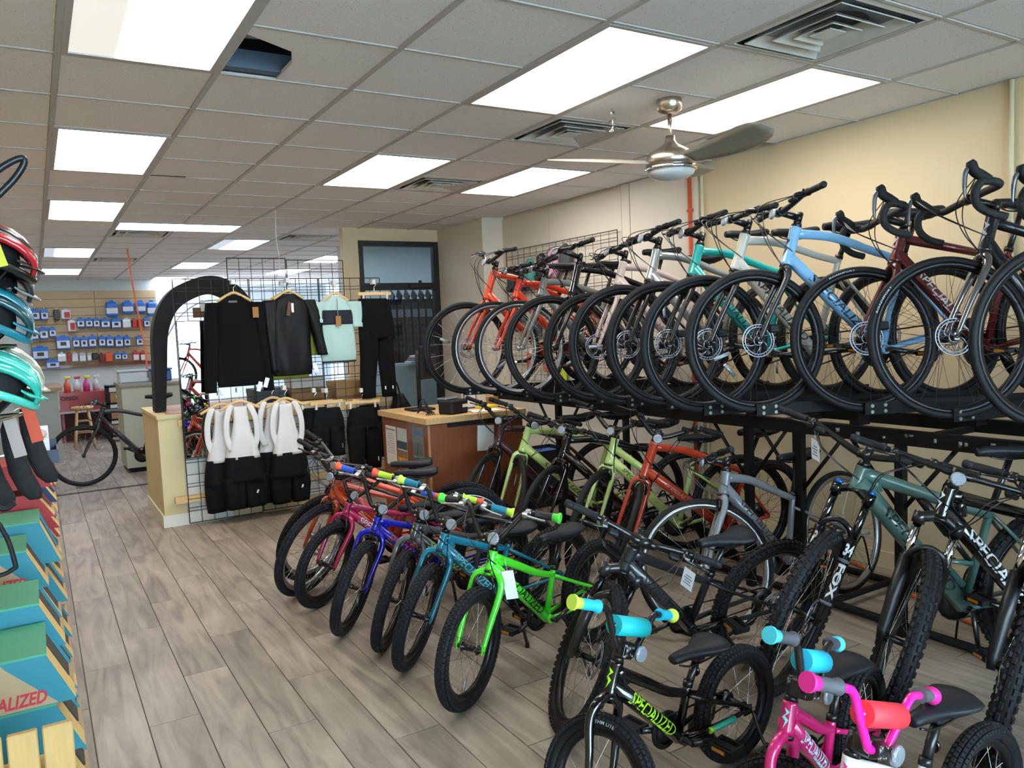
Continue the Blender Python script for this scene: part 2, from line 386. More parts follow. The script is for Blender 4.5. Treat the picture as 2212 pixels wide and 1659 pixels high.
def make_bike(name, label, group, g, pose, cfg):
    x0, y0, z0, th, lean, steer = pose
    root = thing(name, label, 'bicycle', group=group, mtx=Matrix.Translation((x0, y0, z0)) @ Matrix.Rotation(th, 4, 'Z') @ Matrix.Rotation(-lean, 4, 'X'))
    typ = cfg['typ']; kid = typ in ('k16', 'k20'); kidl = 2 if typ == 'k16' else 1 if typ in ('k20', 'k24') else 0
    R = g['R']; ha = R_(g['ha']); u = V((-math.cos(ha), 0, math.sin(ha))); n = V((math.sin(ha), 0, math.cos(ha))); Y = V((0, 1, 0))
    A = V((0, 0, R)); Q = A - n * g['off']; htb = Q + u * g['a2c']; htt = htb + u * g['htl']
    a = R_(g['sa']); us = V((-math.cos(a), 0, math.sin(a)))
    bb = V((-g['fc'], 0, g['bbh'])); scl = bb + us * g['stl']; ra = V((-g['wb'], 0, R)); sad = bb + us * g['sh'] + V((-.02, 0, .03))
    ST = Matrix.Translation(Q) @ Matrix.Rotation(steer, 4, u) @ Matrix.Translation(-Q)
    if isinstance(cfg['c'], str): PM = paint(cfg['c'], cfg.get('rough', .28), cfg.get('metal', 0))
    else: PM = cfg['c']
    FM = paint(cfg['fork'], cfg.get('frough', .28), cfg.get('metal', 0)) if cfg.get('fork') else PM
    tw = cfg['tw']; sz = .85 if kid else 1.
    # ---- frame
    b = MB(); rh = (.024 if kid else .027) * sz; rd = cfg.get('rd', .024 if kid else .0285); rtp = cfg.get('rtp', .018 if kid else .0215)
    b.tube([htb, htb + u * .012, htb + u * g['htl'] * .5, htt - u * .01, htt], [rh * 1.12, rh * 1.05, rh * .95, rh * 1.02, rh * 1.05], 14)
    dt0 = htb + u * min(.045, g['htl'] * .35); tt0 = htt - u * min(.03, g['htl'] * .28)
    b.tube([dt0 + n * .005, bb], [rd * 1.05, rd, rd * 1.05], 14)
    arch = cfg.get('arch', 'hyb')
    if arch == 'hyb': tp = spline([tt0, tt0.lerp(scl, .35) + V((0, 0, .028)), tt0.lerp(scl, .75) + V((0, 0, .008)), scl], 5)
    elif arch == 'kid': tp = spline([tt0, tt0.lerp(scl, .4) + V((0, 0, -.012)), tt0.lerp(scl, .72) + V((0, 0, -.022)), scl + V((.0, 0, -.01))], 5)
    elif arch == 'mtb': tp = spline([tt0, tt0.lerp(scl, .5) + V((0, 0, -.012)), scl + V((0, 0, -.02))], 5)
    elif arch == 'step': tp = [tt0 - u * .03, (tt0 - u * .03).lerp(bb + us * g['stl'] * .42, .5), bb + us * g['stl'] * .42]
    else: tp = [tt0, scl - us * .02]
    b.tube(tp, [rtp * 1.1, rtp, rtp * .8], 12)
    b.tube([bb, scl, scl + us * .025], [.0185 * sz, .0165 * sz, .0175 * sz], 12)
    b.tube([bb - Y * .034, bb + Y * .034], .023 * sz, 16, up=(1, 0, 0))
    ss0 = scl - us * (.05 if arch in ('hyb', 'step') else .012); dw = .060
    for sd in (-1, 1):
        cs = [bb + Y * sd * .026 + V((-.01, 0, 0)), bb.lerp(ra, .4) + Y * sd * (.030 + tw * .28), ra + Y * sd * dw]
        b.tube(spline(cs, 4), [.0125 * sz, .011 * sz, .009 * sz], 8)
        sst = [ss0 + Y * sd * .012, ss0.lerp(ra, .25) + Y * sd * (.026 + tw * .25), ra + Y * sd * dw + V((0, 0, .01))]
        b.tube(spline(sst, 4), [.009, .0085, .008], 8)
        b.rbox(ra + Y * sd * dw + V((.008, 0, 0)), (.045, .006, .035), .003)
    if arch == 'mtb' or typ == 'k16' or typ == 'k20': b.tube([dt0.lerp(bb, .12) + V((-.02, 0, .02)), tt0.lerp(scl, .1)], [rd * .8, rtp * .8], 8)
    frame = b.build('frame', PM, root)
    if cfg.get('word'):
        wc, f0, f1, hg = cfg['word']; lettering_on_tube(frame, 'SPECIALIZED', dt0, bb, rd * 1.02, wc, f0, f1, hg)
    if cfg.get('badge'):
        bz = MB(); hh = min(g['htl'] * .62, .10); rr_ = rh * 1.03
        c0 = htb + u * (g['htl'] * .18)
        bz.add([c0 + u * (q * hh) + (n * math.cos((p - .45) * hh * .55 / rr_ ) + Y * math.sin((p - .45) * hh * .55 / rr_)) * (rr_ + .002) for p, q in S_LOGO], [(0, 1, 2, 7), (7, 2, 5, 6), (2, 3, 5), (3, 4, 5)], False)
        bz.build('head_badge', M('lettering_' + cfg['badge'], cfg['badge'], .4), frame)
    if cfg.get('stay_decal'):
        for q, (c_, t0, t1) in enumerate(cfg['stay_decal']):
            bz = MB(); p0 = bb + Y * .045 + V((-.01, 0, .0)); p1 = ra + Y * (dw + .009)
            bz.tube([p0.lerp(p1, t0), p0.lerp(p1, t1)], .0105, 6); bz.build('stay_decal', M('lettering_' + c_, c_, .4), frame)
    # ---- headset rings
    b = MB(); b.tube([htt, htt + u * (g['sp'] * .6)], [rh * 1.02, rh * .8], 14); 
    b.tube([htt, htt + u * (g['sp'] + .03)], .0143, 12)
    b.build('headset', BLACK, root); MB().tube([htb - u * .012, htb], [rh * 1.1, rh * 1.14], 14).build('headset_race', BLACK, root)
    # ---- fork
    fk = cfg.get('fk', 'rigid'); b = MB(); fw = .05 if tw < .05 else .056
    crown = htb - u * .012
    if fk == 'rigid':
        for sd in (-1, 1):
            p = spline([crown + u * .004, crown - u * .02 + Y * sd * fw * .75, crown - u * .07 + Y * sd * fw * .95, crown.lerp(A, .6) + Y * sd * fw * 1.05, A + Y * sd * (fw + .004)], 5)
            b.tube(p, [.019, .019, .0165, .013, .0095], 10)
        b.tube([crown + u * .012, crown - u * .02], [rh * 1.05, rh * .9], 12)
        for sd in (-1, 1): b.rbox(A + Y * sd * (fw + .004), (.024, .008, .034), .003)
    elif fk == 'uni':
        for sd in (-1, 1):
            p = spline([crown + u * .008, crown + u * .004 + Y * sd * fw * .5, crown - u * .02 + Y * sd * fw * 1.05, crown - u * .07 + Y * sd * fw * 1.25, crown.lerp(A, .65) + Y * sd * fw * 1.16, A + Y * sd * (fw * 1.08)], 5)
            b.tube(p, [.016, .0165, .0165, .0155, .0135, .010], 10)
        b.tube([crown + u * .012, crown - u * .01], [rh * 1.0, rh * .85], 12)
        for sd in (-1, 1): b.rbox(A + Y * sd * fw * 1.08, (.022, .008, .034), .003)
    else:
        sp_ = .066
        for sd in (-1, 1): b.tube([crown + u * .012 + Y * sd * (sp_), crown - u * .035 + Y * sd * sp_], .0235, 12)
        b.tube(spline([crown + Y * -sp_ - u * .01, crown + u * .016, crown + Y * sp_ - u * .01], 5), .021, 10)
    fork = b.build('fork', FM, root, mtx=ST)
    if fk == 'sus':
        sp_ = .066; up0 = crown - u * .03; bot = A - n * (-g['off'] * 0)
        lowtop = up0.lerp(A + n * -.0, .30); b = MB()
        for sd in (-1, 1): b.tube([up0 + Y * sd * sp_, lowtop + Y * sd * sp_ - u * .03], .0165, 12)
        b.build('stanchion', cfg.get('stan', CHROME), fork)
        b = MB(); ax_end = A - n * .0
        for sd in (-1, 1):
            b.tube([lowtop + Y * sd * sp_, lowtop.lerp(A, .5) + Y * sd * sp_, A + Y * sd * (sp_ - .003) + u * .02, A + Y * sd * (sp_ - .006) - u * .022], [.0245, .0235, .020, .014], 12)
        b.tube(spline([lowtop + Y * -sp_ - u * .01, lowtop + Y * -sp_ * .72 + u * .035 - n * 0 + n * .03, lowtop + u * .055 + n * .03, lowtop + Y * sp_ * .72 + u * .035 + n * .03, lowtop + Y * sp_ - u * .01], 5), .0125, 8)
        low = b.build('fork_lower', cfg.get('low', FM), fork)
        if cfg.get('fox'):
            for sd in (-1, 1):
                c0 = lowtop + Y * sd * sp_
                for body, f0, f1, hg in (('34', .06, .20, .034), ('FOX', .30, .72, .030)):
                    aa, b2 = c0, A + Y * sd * (sp_ - .003); L = (b2 - aa).length; t = (b2 - aa).normalized(); vs, fs, w_ = text_mesh(body, .04, 0, 3); out = []
                    nrm = (n * .94 + Y * .34).normalized(); sdv = t.cross(nrm)
                    for xx, yy in vs:
                        if body == 'FOX': s_ = f0 + (f1 - f0) * xx / w_; thh = (yy - .5) * hg / .0245
                        else: s_ = f1 - (f1 - f0) * yy; thh = (xx / w_ - .5) * hg / .0245
                        r_ = .0245 + .0013
                        out.append(aa + t * (L * s_) + (nrm * math.cos(thh) + sdv * math.sin(thh) * -1) * r_)
                    me = bpy.data.meshes.new('lettering'); me.from_pydata(out, [], fs); me.materials.append(M('lettering_e8e8ea', 'e8e8ea', .4)); link('lettering', me, low)
                for f_ in (.245, .76): 
                    aa_ = lowtop + Y * sd * sp_; bb2 = A + Y * sd * (sp_ - .003); MB().tube([aa_.lerp(bb2, f_), aa_.lerp(bb2, f_ + .035)], .0250, 14).build('fork_band', M('fork_band_grey', '6f7378', .4), low)
                b = MB(); b.tube([crown + u * .010 + Y * sd * sp_, crown + u * .026 + Y * sd * sp_], [.02, .015], 10); b.build('adjuster_cap', M('fox_blue', '1667b8', .3, .4), fork)
    if cfg.get('fork_decal'):
        for sd in (-1, 1):
            c_ = cfg['fork_decal']; b = MB(); p0 = crown.lerp(A, .62) + Y * sd * (fw * 1.16 + .009) + n * .004; p1 = A.lerp(crown, .12) + Y * sd * (fw * 1.10 + .007) + n * .003
            b.tube([p0, p1], [.002, .009, .006], 6, asp=.4); b.build('fork_decal', M('lettering_' + c_, c_, .4), fork)
    # ---- wheels
    rim = cfg.get('rim', M('rim_black', '1b1c1f', .35, .5)); spk = cfg.get('spk', SPOKE if not cfg.get('dark') else SPOKEB)
    for nm, ctr, fr in (('front_wheel', A, True), ('rear_wheel', ra, False)):
        d = wheel_meshes(R, tw, cfg['tread'], rim, cfg.get('deep', .022), spk, 28 if typ != 'k16' else 20, cfg.get('band'), cfg.get('rotor', 0) and (cfg['rotor'] if fr else cfg['rotor'] * .9), 0 if fr else (.03 if kid else .05))
        mt = Matrix.Translation(ctr) @ Matrix.Rotation(random.uniform(0, 6) * (0 if cfg.get('tire_word') else 1), 4, 'Y')
        wo = link(nm, d['wheel'][0], root, mtx=(ST @ mt) if fr else mt)
        for k_, (me, kd) in d.items():
            if k_ != 'wheel': link(k_, me, wo, kind=kd)
        if cfg.get('wheel_refl', True):
            b = MB(); ang = cfg.get('wr_ang', 1.2); r0 = R * .42; r1 = R * .66 
            b.tube([V((r0 * math.cos(ang), .012, r0 * math.sin(ang))), V((r1 * math.cos(ang), .012, r1 * math.sin(ang)))], [.009, .012, .009], 8, asp=.5)
            b.build('wheel_reflector', CLEAR, wo)
        if cfg.get('tire_word') and fr:
            bd, a0, spn, sd_ = cfg['tire_word']; arc_lettering(wo, bd, R - tw * .62, sd_ * (tw * .475), a0, spn, tw * .20, M('lettering_c9cbd0', 'c9cbd0', .5))
    # ---- stem and bars
    cl = htt + u * (g['sp'] + .01) + n * g['stem']; stem0 = htt + u * (g['sp'] + .01)
    b = MB(); b.tube([stem0 - u * .022, stem0 + u * .022], .0185, 12); b.tube([stem0, cl], [.017, .0165], 10); b.tube([cl - Y * .024, cl + Y * .024], .0215, 12, up=(1, 0, 0))
    if typ in ('k20', 'k16'): b.rbox(stem0.lerp(cl, .55), (.055, .05, .05), .006, Matrix.Rotation(-(math.pi / 2 - ha), 3, 'Y'))
    b.tube([stem0 + u * .022, stem0 + u * .028], [.018, .014], 12)
    stem = b.build('stem', cfg.get('stemm', BLACK), root, mtx=ST)
    if typ in ('k20', 'k16'):
        for sd in (-1, 1):
            for q in (-1, 1): MB().cyl(cl + n * .015 + Y * sd * .014 + u * q * .012, cl + n * .0235 + Y * sd * .014 + u * q * .012, .0045, 8).build('stem_bolt', CHROME, stem)
    half, rise, back = g['half'], g['rise'], g['back']; bm_ = cfg.get('barm', BLACK)
    b = MB(); gl = 1
    ends = {}
    if cfg['bar'] == 'flat':
        P = [cl + u * rise - n * back + Y * sd * half for sd in (-1, 1)]
        k_ = .35 if rise > .05 else .2
        path = [P[0], cl.lerp(P[0], .62) + u * rise * .30, cl.lerp(P[0], k_) + u * rise * .1, cl - Y * .035, cl + Y * .035, cl.lerp(P[1], k_) + u * rise * .1, cl.lerp(P[1], .62) + u * rise * .30, P[1]]
        b.tube(spline(path, 4), [.0112, .0112, .0130, .0158, .0158, .0130, .0112, .0112], 10, up=(0, 0, 1))
        for i, sd in enumerate((-1, 1)): ends[sd] = (P[i], (path[1] if i == 0 else path[-2]) - P[i])
    elif cfg['bar'] == 'riser':
        for sd in (-1, 1):
            P = cl + u * rise - n * back + Y * sd * half
            q1 = cl + Y * sd * .035; q2 = cl + Y * sd * .055 + u * rise * .12; q3 = cl + Y * sd * half * .46 + u * rise * .93 - n * back * .35; q4 = cl + Y * sd * half * .60 + u * rise - n * back * .5
            b.tube(spline([cl, q1, q2, q2.lerp(q3, .5), q3, q4, P], 5), .0112, 10, up=(0, 0, 1)); ends[sd] = (P, q4 - P)
        hb = .60; w_b = .055 + (half * .46 - .055) * hb
        cb = [cl + Y * sd * w_b + u * rise * (.12 + .81 * hb) - n * back * .2 for sd in (-1, 1)]
        b.tube(cb, .0085, 8, up=(0, 0, 1))
    else:
        for sd in (-1, 1):
            t_ = cl + Y * sd * half
            path = [cl, cl + Y * sd * half * .45, t_ - Y * sd * .018, t_ + n * .03 + Y * sd * .002, t_ + n * .075 - u * .012, t_ + n * .092 - u * .055, t_ + n * .072 - u * .105, t_ + n * .02 - u * .128 + Y * sd * .008, t_ - n * .045 - u * .128 + Y * sd * .012]
            b.tube(spline(path, 4), [.0150, .0158, .0165, .0165, .0165, .016, .016, .016], 10, up=(0, 0, 1)); ends[sd] = (t_, None)
    hb_ = b.build('handlebar', bm_ if cfg['bar'] != 'drop' else M('bar_tape', '1a1a1c', .75, bump=.35, bscale=130), root, mtx=ST)
    gc = cfg.get('grips')
    for sd in (-1, 1):
        P, dr = ends[sd]
        if cfg['bar'] == 'drop':
            t_ = P; b = MB()
            b.tube(spline([t_ + n * .05 + u * .002, t_ + n * .085 + u * .012, t_ + n * .115 + u * .022, t_ + n * .132 + u * .045, t_ + n * .142 + u * .056], 4), [.019, .021, .0205, .021, .014], 12)
            b.build('brake_hood', GRIPB, hb_)
            b = MB(); b.tube(spline([t_ + n * .132 + u * .04, t_ + n * .146 + u * .005, t_ + n * .136 - u * .05, t_ + n * .122 - u * .095], 4), [.009, .0115, .0095, .005], 8, asp=.7)
            b.build('brake_lever', M('lever_steel', '6f7176', .35, .8), hb_)
        else:
            dr = dr.normalized(); gl_ = .105 if kid else .128; b = MB(); r_ = .0150 if not kid else .0165
            c1, c2 = (gc if gc else (None, None)); mt = M('grip_' + c1, c1, .6, bump=.15, bscale=160) if c1 else GRIPB
            b.tube([P + dr * gl_, P + dr * (gl_ - .006), P + dr * (gl_ - .012), P + dr * gl_ * .5, P + dr * .014, P + dr * .002], [r_ * 1.25, r_ * 1.25, r_ * .98, r_ * 1.03, r_, r_ * 1.02], 12, up=(0, 0, 1))
            b.build('grip', mt, hb_)
            b = MB(); b.tube([P + dr * .03, P + dr * .012, P + dr * .002, P - dr * .006], [r_ * 1.03, r_ * 1.06, r_ * (1.45 if c2 else 1.06), r_ * (1.4 if c2 else .8)], 14, up=(0, 0, 1))
            b.build('grip_end', M('grip_' + c2, c2, .55) if c2 else GRIPB, hb_)
            if cfg.get('lever', True):
                b = MB(); q = P + dr * (gl_ + .03)
                b.tube([q + dr * .012, q - dr * .012], .0165, 10, up=(0, 0, 1)); b.rbox(q + n * .028 - u * .012 , (.032, .03, .022), .005)
                b.tube(spline([q + n * .035 - u * .014 + dr * .01, q + n * .05 - u * .02 - dr * .03, q + n * .046 - u * .024 - dr * .075, q + n * .056 - u * .026 - dr * .1], 4), [.0065, .0055, .005, .0055], 8)
                b.build('brake_lever', cfg.get('leverm', BLACK), hb_)
                if not kid:
                    b = MB(); b.rbox(q + dr * .045 + n * .022 - u * .024, (.035, .045, .02), .006); b.build('shifter', BLACKM, hb_)
    if cfg.get('pad'):
        b = MB(); p0, p1 = cb; b.tube([p0.lerp(p1, .08), p0.lerp(p1, .92)], .031, 16, up=(0, 0, 1)); b.build('bar_pad', M('pad_' + cfg['pad'], cfg['pad'], .6, bump=.05, bscale=80), hb_)
    # ---- front reflector
    if cfg.get('refl', True) and cfg['bar'] != 'drop':
        b = MB(); c0 = cl + n * .030 + Y * (.0 if not kid else .035) - u * (.0 if kid else .02); b.tube([c0, c0 + n * .008, c0 + n * .013], [.026, .027, .022], 18); b.build('front_reflector', CLEAR, root, mtx=ST)
    # ---- brake cables
    if cfg.get('lever', True):
        for i, sd in enumerate((-1, 1)):
            P = ends[sd][0] if cfg['bar'] == 'drop' else ends[sd][0] + ends[sd][1].normalized() * .17
            q0 = P + (n * .10 + u * .01 if cfg['bar'] == 'drop' else n * .03 - u * .01)
            goal = crown - u * .03 + Y * .055 + n * .02 if sd > 0 else htb + u * g['htl'] * .35 + Y * .028
            mid = q0.lerp(cl, .5) + (n * .02 - u * (.07 + .02 * i) if cfg['bar'] == 'drop' else n * (.08 + .02 * i) - u * (.05 + .02 * i))
            for q in range(1 if kid else 2):
                b = MB(); dv = n * .022 * q + Y * .01 * q
                b.tube(spline([q0, mid + dv * 1.6, (mid.lerp(goal, .55) + n * .035 + dv), goal - dv * .4], 6), .0024, 5); b.build('brake_cable', BLACK, root, mtx=ST if sd > 0 else None) if sd > 0 else b.build('brake_cable', BLACK, root, mtx=Matrix.Translation(Q) @ Matrix.Rotation(steer * .5, 4, u) @ Matrix.Translation(-Q))
    # ---- brakes
    if cfg.get('rotor'):
        b = MB(); b.rbox(A + Y * .040 - n * .055 + u * .075, (.05, .03, .04), .006); b.build('brake_caliper', BLACKM, root, mtx=ST)
    elif typ != 'k16' and fk != 'sus':
        b = MB(); c0 = crown - u * .045 + n * .024
        for sd in (-1, 1): b.tube([c0 + Y * sd * (fw * .85) - u * .035, c0 + Y * sd * fw * .8 + u * .005, c0 + Y * sd * fw * .55 + u * .03], [.008, .007, .005], 6)
        b.tube([c0 - Y * fw * .55 + u * .03, c0 + Y * fw * .75 + u * .03], .003, 5); b.build('rim_brake', BLACK, root, mtx=ST)
    # ---- seat
    b = MB(); b.tube([scl, sad - V((0, 0, .035))], .0136, 12); b.rbox(sad - V((0, 0, .03)), (.05, .04, .02), .005)
    sp_o = b.build('seatpost', BLACK, root)
    MB().tube([scl + us * .012, scl + us * .034], .0205 * sz, 12).build('seat_clamp', BLACK, sp_o)
    so = link('saddle', saddle_mesh(kidl), root, loc=sad)
    b = MB()
    for sd in (-1, 1): b.tube(spline([V((.10, sd * .012, -.026)), V((.05, sd * .02, -.04)), V((-.06, sd * .02, -.04)), V((-.11, sd * .03, -.022))], 4), .0035, 6)
    b.build('saddle_rail', BLACK, so)
    if kid: MB().tube([scl + us * .06 + V((-.018, 0, 0)), scl + us * .06 + V((-.028, 0, 0))], [.02, .019], 14).build('rear_reflector', M('reflector_dark', '2a0b0b', .2, coat=1.), root)
    # ---- drivetrain
    cr = .17 if not kidl else .127 if typ == 'k20' else .10 if kid else .15; ca = cfg.get('crank', .5)
    cd = V((math.cos(ca), 0, math.sin(ca))); b = MB()
    rg = .085 if not kidl else .055 if typ == 'k20' else .048 if kid else .065
    b.lathe([(.014, -.046), (rg, -.046), (rg, -.049), (.014, -.049)], 28, bb, 'y'); b.tube([bb - Y * .065, bb + Y * .065], .011, 10, up=(1, 0, 0))
    b.tube([bb - Y * .062, bb - Y * .072 + cd * cr], [.014, .011], 8, asp=.6); b.tube([bb + Y * .060, bb + Y * .072 - cd * cr], [.014, .011], 8, asp=.6)
    ck = b.build('crankset', cfg.get('crankm', BLACK), root)
    pm = pedal_meshes()
    for sd in (-1, 1):
        mt = Matrix.Translation(bb + Y * sd * .07 - cd * (cr * sd)) @ Matrix.Rotation(0 if sd > 0 else math.pi, 4, 'Z')
        po = link('pedal', pm['pedal'], root, mtx=mt); link('pedal_reflector', pm['pf'], po); link('pedal_reflector', pm['pb'], po)
    b = MB(); yc = -.0475; rc = .03 if kid else .045
    pth = []
    for k in range(9): 
        t = math.pi / 2 - math.pi * k / 8; pth.append(bb + V((rg * math.cos(t), yc, rg * math.sin(t))))
    for k in range(9):
        t = -math.pi / 2 - math.pi * k / 8; pth.append(ra + V((rc * math.cos(t), yc, rc * math.sin(t))))
    pth.append(pth[0]); b.tube(pth, .0042, 4, caps=False); b.build('chain', M('chain_steel', '3a3b3e', .35, .9), root)
    if kid:
        b = MB(); b.lathe([(.02, -.052), (rg + .018, -.052), (rg + .018, -.058), (.02, -.060)], 28, bb, 'y', caps=True); b.build('chain_guard', BLACKM, root)
    else:
        b = MB(); p = ra + V((.015, -.055, -.05)); b.rbox(p, (.03, .025, .05), .006); b.tube([p, p + V((.012, .01, -.075))], [.010, .008], 8); b.lathe([(.004, -.048), (.024, -.048), (.024, -.052), (.004, -.052)], 12, p + V((.012, .055, -.075)), 'y'); b.build('rear_derailleur', BLACKM, root)
    if cfg.get('stand'):
        b = MB(); s0 = bb + V((-.07, .03, 0)); zt = -.0; e = V((s0.x + .03, s0.y + .17, .012 + math.tan(lean) * (s0.y + .17)))
        b.tube(spline([s0, s0.lerp(e, .3) + V((0, .025, -.0)), e], 5), [.009, .008, .0075], 8); b.tube([e + V((0, 0, .02)), e - V((0, 0, .008))], [.008, .012], 8); b.build('kickstand', BLACKM, root)
    if cfg.get('train'):
        for sd in (-1, 1):
            b = MB(); p = ra + Y * sd * .075; q = V((ra.x - .01, sd * .175, .055 + math.tan(lean) * sd * .175))
            b.tube(spline([p, p + Y * sd * .02 - V((0, 0, .05)), q + V((0, -sd * .06, .05)), q], 5), .0065, 6); tr = b.build('training_wheel_arm', BLACK, root)
            MB().lathe([(.010, -.014), (.05, -.014), (.054, 0), (.05, .014), (.010, .014)], 20, q, 'y', caps=True).build('training_wheel', RUBBER, tr)
    if cfg.get('tag'):
        f_, c_ = cfg['tag']; b = MB(); p = (cl + u * (rise * .5) - Y * half * f_ if cfg['bar'] != 'riser' else htb + u * .05 + Y * .05 - n * .06)
        if f_ == 'top': p = tt0.lerp(scl, .12) + Y * .03
        tdir = V((.10, .3, -1)).normalized(); e = V((1, -.45, .05)).normalized() if f_ == 'top' else V((.6, 1, .05)).normalized()
        hh, ww = (.12, .055) if f_ == 'top' else (.085, .05)
        o_ = p + tdir * .05; nr = tdir.cross(e) * .0008
        vs = [o_ - e * ww / 2, o_ + e * ww / 2, o_ + e * ww / 2 + tdir * hh, o_ - e * ww / 2 + tdir * hh]; 
        b.add([v + nr for v in vs] + [v - nr for v in vs], [(0, 1, 2, 3), (7, 6, 5, 4), (0, 4, 5, 1), (1, 5, 6, 2), (2, 6, 7, 3), (3, 7, 4, 0)], False)
        b.tube([p, o_], .001, 4); tg = b.build('price_tag', M('tag_' + c_, c_, .6, var=.05, vscale=30), root, mtx=ST if f_ != 'top' else None)
        if c_ != 'd8c79a':
            for q in range(4):
                s_ = MB(); z_ = o_ + tdir * hh * (.3 + .14 * q) + nr * 1.8; w2 = ww * (.35 if q % 2 else .25)
                s_.add([z_ - e * w2, z_ + e * w2, z_ + e * w2 + tdir * .004, z_ - e * w2 + tdir * .004], [(0, 1, 2, 3)], False); s_.build('tag_print', M('tag_ink', '55565a', .7), tg)
    if cfg.get('shock'):
        b = MB(); p0 = tt0.lerp(scl, .45) - V((0, 0, .03)); p1 = bb.lerp(scl, .45) + V((.02, 0, 0)); b.tube([p0, p0.lerp(p1, .55)], .02, 12); b.tube([p0.lerp(p1, .55), p1], .012, 10); b.build('rear_shock', BLACK, root)
        b = MB(); b.tube([bb + V((.01, 0, .09)), bb + V((.09, 0, .20)), p1], [.02, .018, .016], 8); b.build('shock_link', PM, root)
    return root

# ------------------------------------------------------------------ room shell
CZ = 2.76; GX0, GY0, GP = .168, 3.67, .609
gx = lambda i: GX0 + GP * i
gy = lambda j: GY0 + GP * j
def quadbox(x0, x1, y0, y1, z0, z1): return MB().box(((x0 + x1) / 2, (y0 + y1) / 2, (z0 + z1) / 2), (x1 - x0, y1 - y0, z1 - z0))
FLOORB = M('floor_seam', '5d544b', .6, var=.1)
fl = struct('floor', quadbox(-1.2, 7.2, -3.2, 22, -.12, -.004), FLOORB)
PLK = mat_plank(); pb = MB().rbox((0, 0, -.006), (.1965, 1.216, .012), .0015); pme = pb.mesh('plank', PLK)
b = MB()
for ix in range(-6, 30):
    off = (ix * .437) % 1.22
    for k in range(-4, 20):
        x = .19 + ix * .2; y = off + k * 1.22
        if -2 <= ix < 21 and .5 <= y <= 10.3: link('plank', pme, fl, loc=(x, y, 0))
        else: b.box((x, y, -.006), (.1965, 1.216, .012))
b.build('planking', PLK, fl, kind='stuff')
ceil = struct('ceiling', quadbox(-1.2, 7.2, -3.2, 22, 3.05, 3.15), M('plenum_dark', '1a1e24', .9))
TILE = mat_tile(); tme = MB().rbox((0, 0, .009), (GP - .022, GP - .022, .018), .004).mesh('ceiling_tile', TILE)
BARM = M('grid_bar_paint', 'b9b7b6', .5)
lights = [  # i0, i1, j0, j1, colour, lo
 (0, 1, -2, 0, 'w', (.058, -.06)), (0, 1, 2, 4, 'w', None), (0, 1, 6, 8, 'w', (.09, -.2)), (3, 4, -2, 0, 'w', None), (5, 6, -2, 0, 'w', None), (3, 4, 2, 4, 'w', None), (5, 6, 2, 4, 'w', None),
 (1, 3, 8, 9, 'c', None), (3, 4, 10, 12, 'c', (.05, -.08)), (3, 4, 15, 17, 'c', None), (3, 4, 20, 22, 'c', None), (0, 1, 12, 14, 'c', (.05, -.12)), (0, 1, 17, 19, 'c', None), (6, 7, 17, 19, 'w', None), (6, 7, 13, 15, 'w', None), (5, 7, 8, 9, 'c', None), (8, 10, 8, 9, 'c', None)]  # last two panels are added out of view to brighten the office
vents = [(4, -3), (4, 0), (4, 3), (4, 9), (1, 9), (1, 14)]
taken = set()
for i0, i1, j0, j1, _, _ in lights:
    for i in range(i0, i1):
        for j in range(j0, j1): taken.add((i, j))
for v_ in vents: taken.add(v_)
taken |= {(1, -1), (6, 0)}
for i in range(-2, 8):
    for j in range(-5, 24):
        if (i, j) in taken or (i == 7 and j < 8): continue
        if i == 6 and j < 9: continue
        link('ceiling_tile', tme, ceil, loc=(gx(i) + GP / 2, gy(j) + GP / 2, CZ))
# last column before the right wall is cut to width
me2 = MB().rbox((0, 0, .009), (GP - .03, GP - .022, .018), .004).mesh('ceiling_tile', TILE)
for j in range(-5, 9):
    if (6, j) in taken: continue
    link('ceiling_tile', me2, ceil, loc=(gx(6) + GP / 2 - .004, gy(j) + GP / 2, CZ))
for i in range(7, 11):
    for j in range(8, 24): link('ceiling_tile', tme, ceil, loc=(gx(i) + GP / 2, gy(j) + GP / 2, CZ)) if i > 7 and (i, j) not in taken else None
    for j in (): link('ceiling_tile', tme, ceil, loc=(gx(i) + GP / 2, gy(j) + GP / 2, CZ)) if i > 7 else None
# broken tile with a missing corner
px, py = gx(1), gy(-1); poly = [(px + .26, py + GP - .011), (px + .262, py + .36), (px + .22, py + .22), (px + .10, py + .15), (px + .011, py + .10), (px + .011, py + .011), (px + GP - .011, py + .011), (px + GP - .011, py + GP - .011)]
b = MB(); b.prism(poly, lambda a, c, t: V((a, c, t)), CZ, CZ + .018); b.build('ceiling_tile', TILE, ceil)
px, py = gx(6), gy(0); b = MB(); b.prism([(px + .02, py + .22), (px + GP - .03, py + .12), (px + GP - .03, py + GP - .02), (px + .02, py + GP - .02)], lambda a, c, t: V((a, c, t)), CZ + .01, CZ + .028); b.build('ceiling_tile', TILE, ceil)
b = MB(); b.box((1.7, -2.0, CZ + .012), (6, 2.6, .02)); b.build('front_soffit', TILE, ceil)
# plenum clutter in the hole
for k in range(7):
    b = MB(); y_ = gy(-1) + .18 + .05 * k
    b.tube(spline([(gx(1) - .2, y_, CZ + .20), (gx(1) + .12, y_ + .05, CZ + .06 + .015 * k), (gx(1) + .35, y_ - .03, CZ + .12 + .01 * k), (gx(1) + .8, y_, CZ + .22)], 6), .004 if k < 5 else .012, 6); b.build('plenum_cable', M('cable_grey', 'a8b0b6', .5), ceil)
b = MB(); b.box((gx(1) + .2, gy(0) - .05, CZ + .05), (.5, .06, .08)); b.build('plenum_channel', M('channel_blue', '5a6b80', .5, .5), ceil)
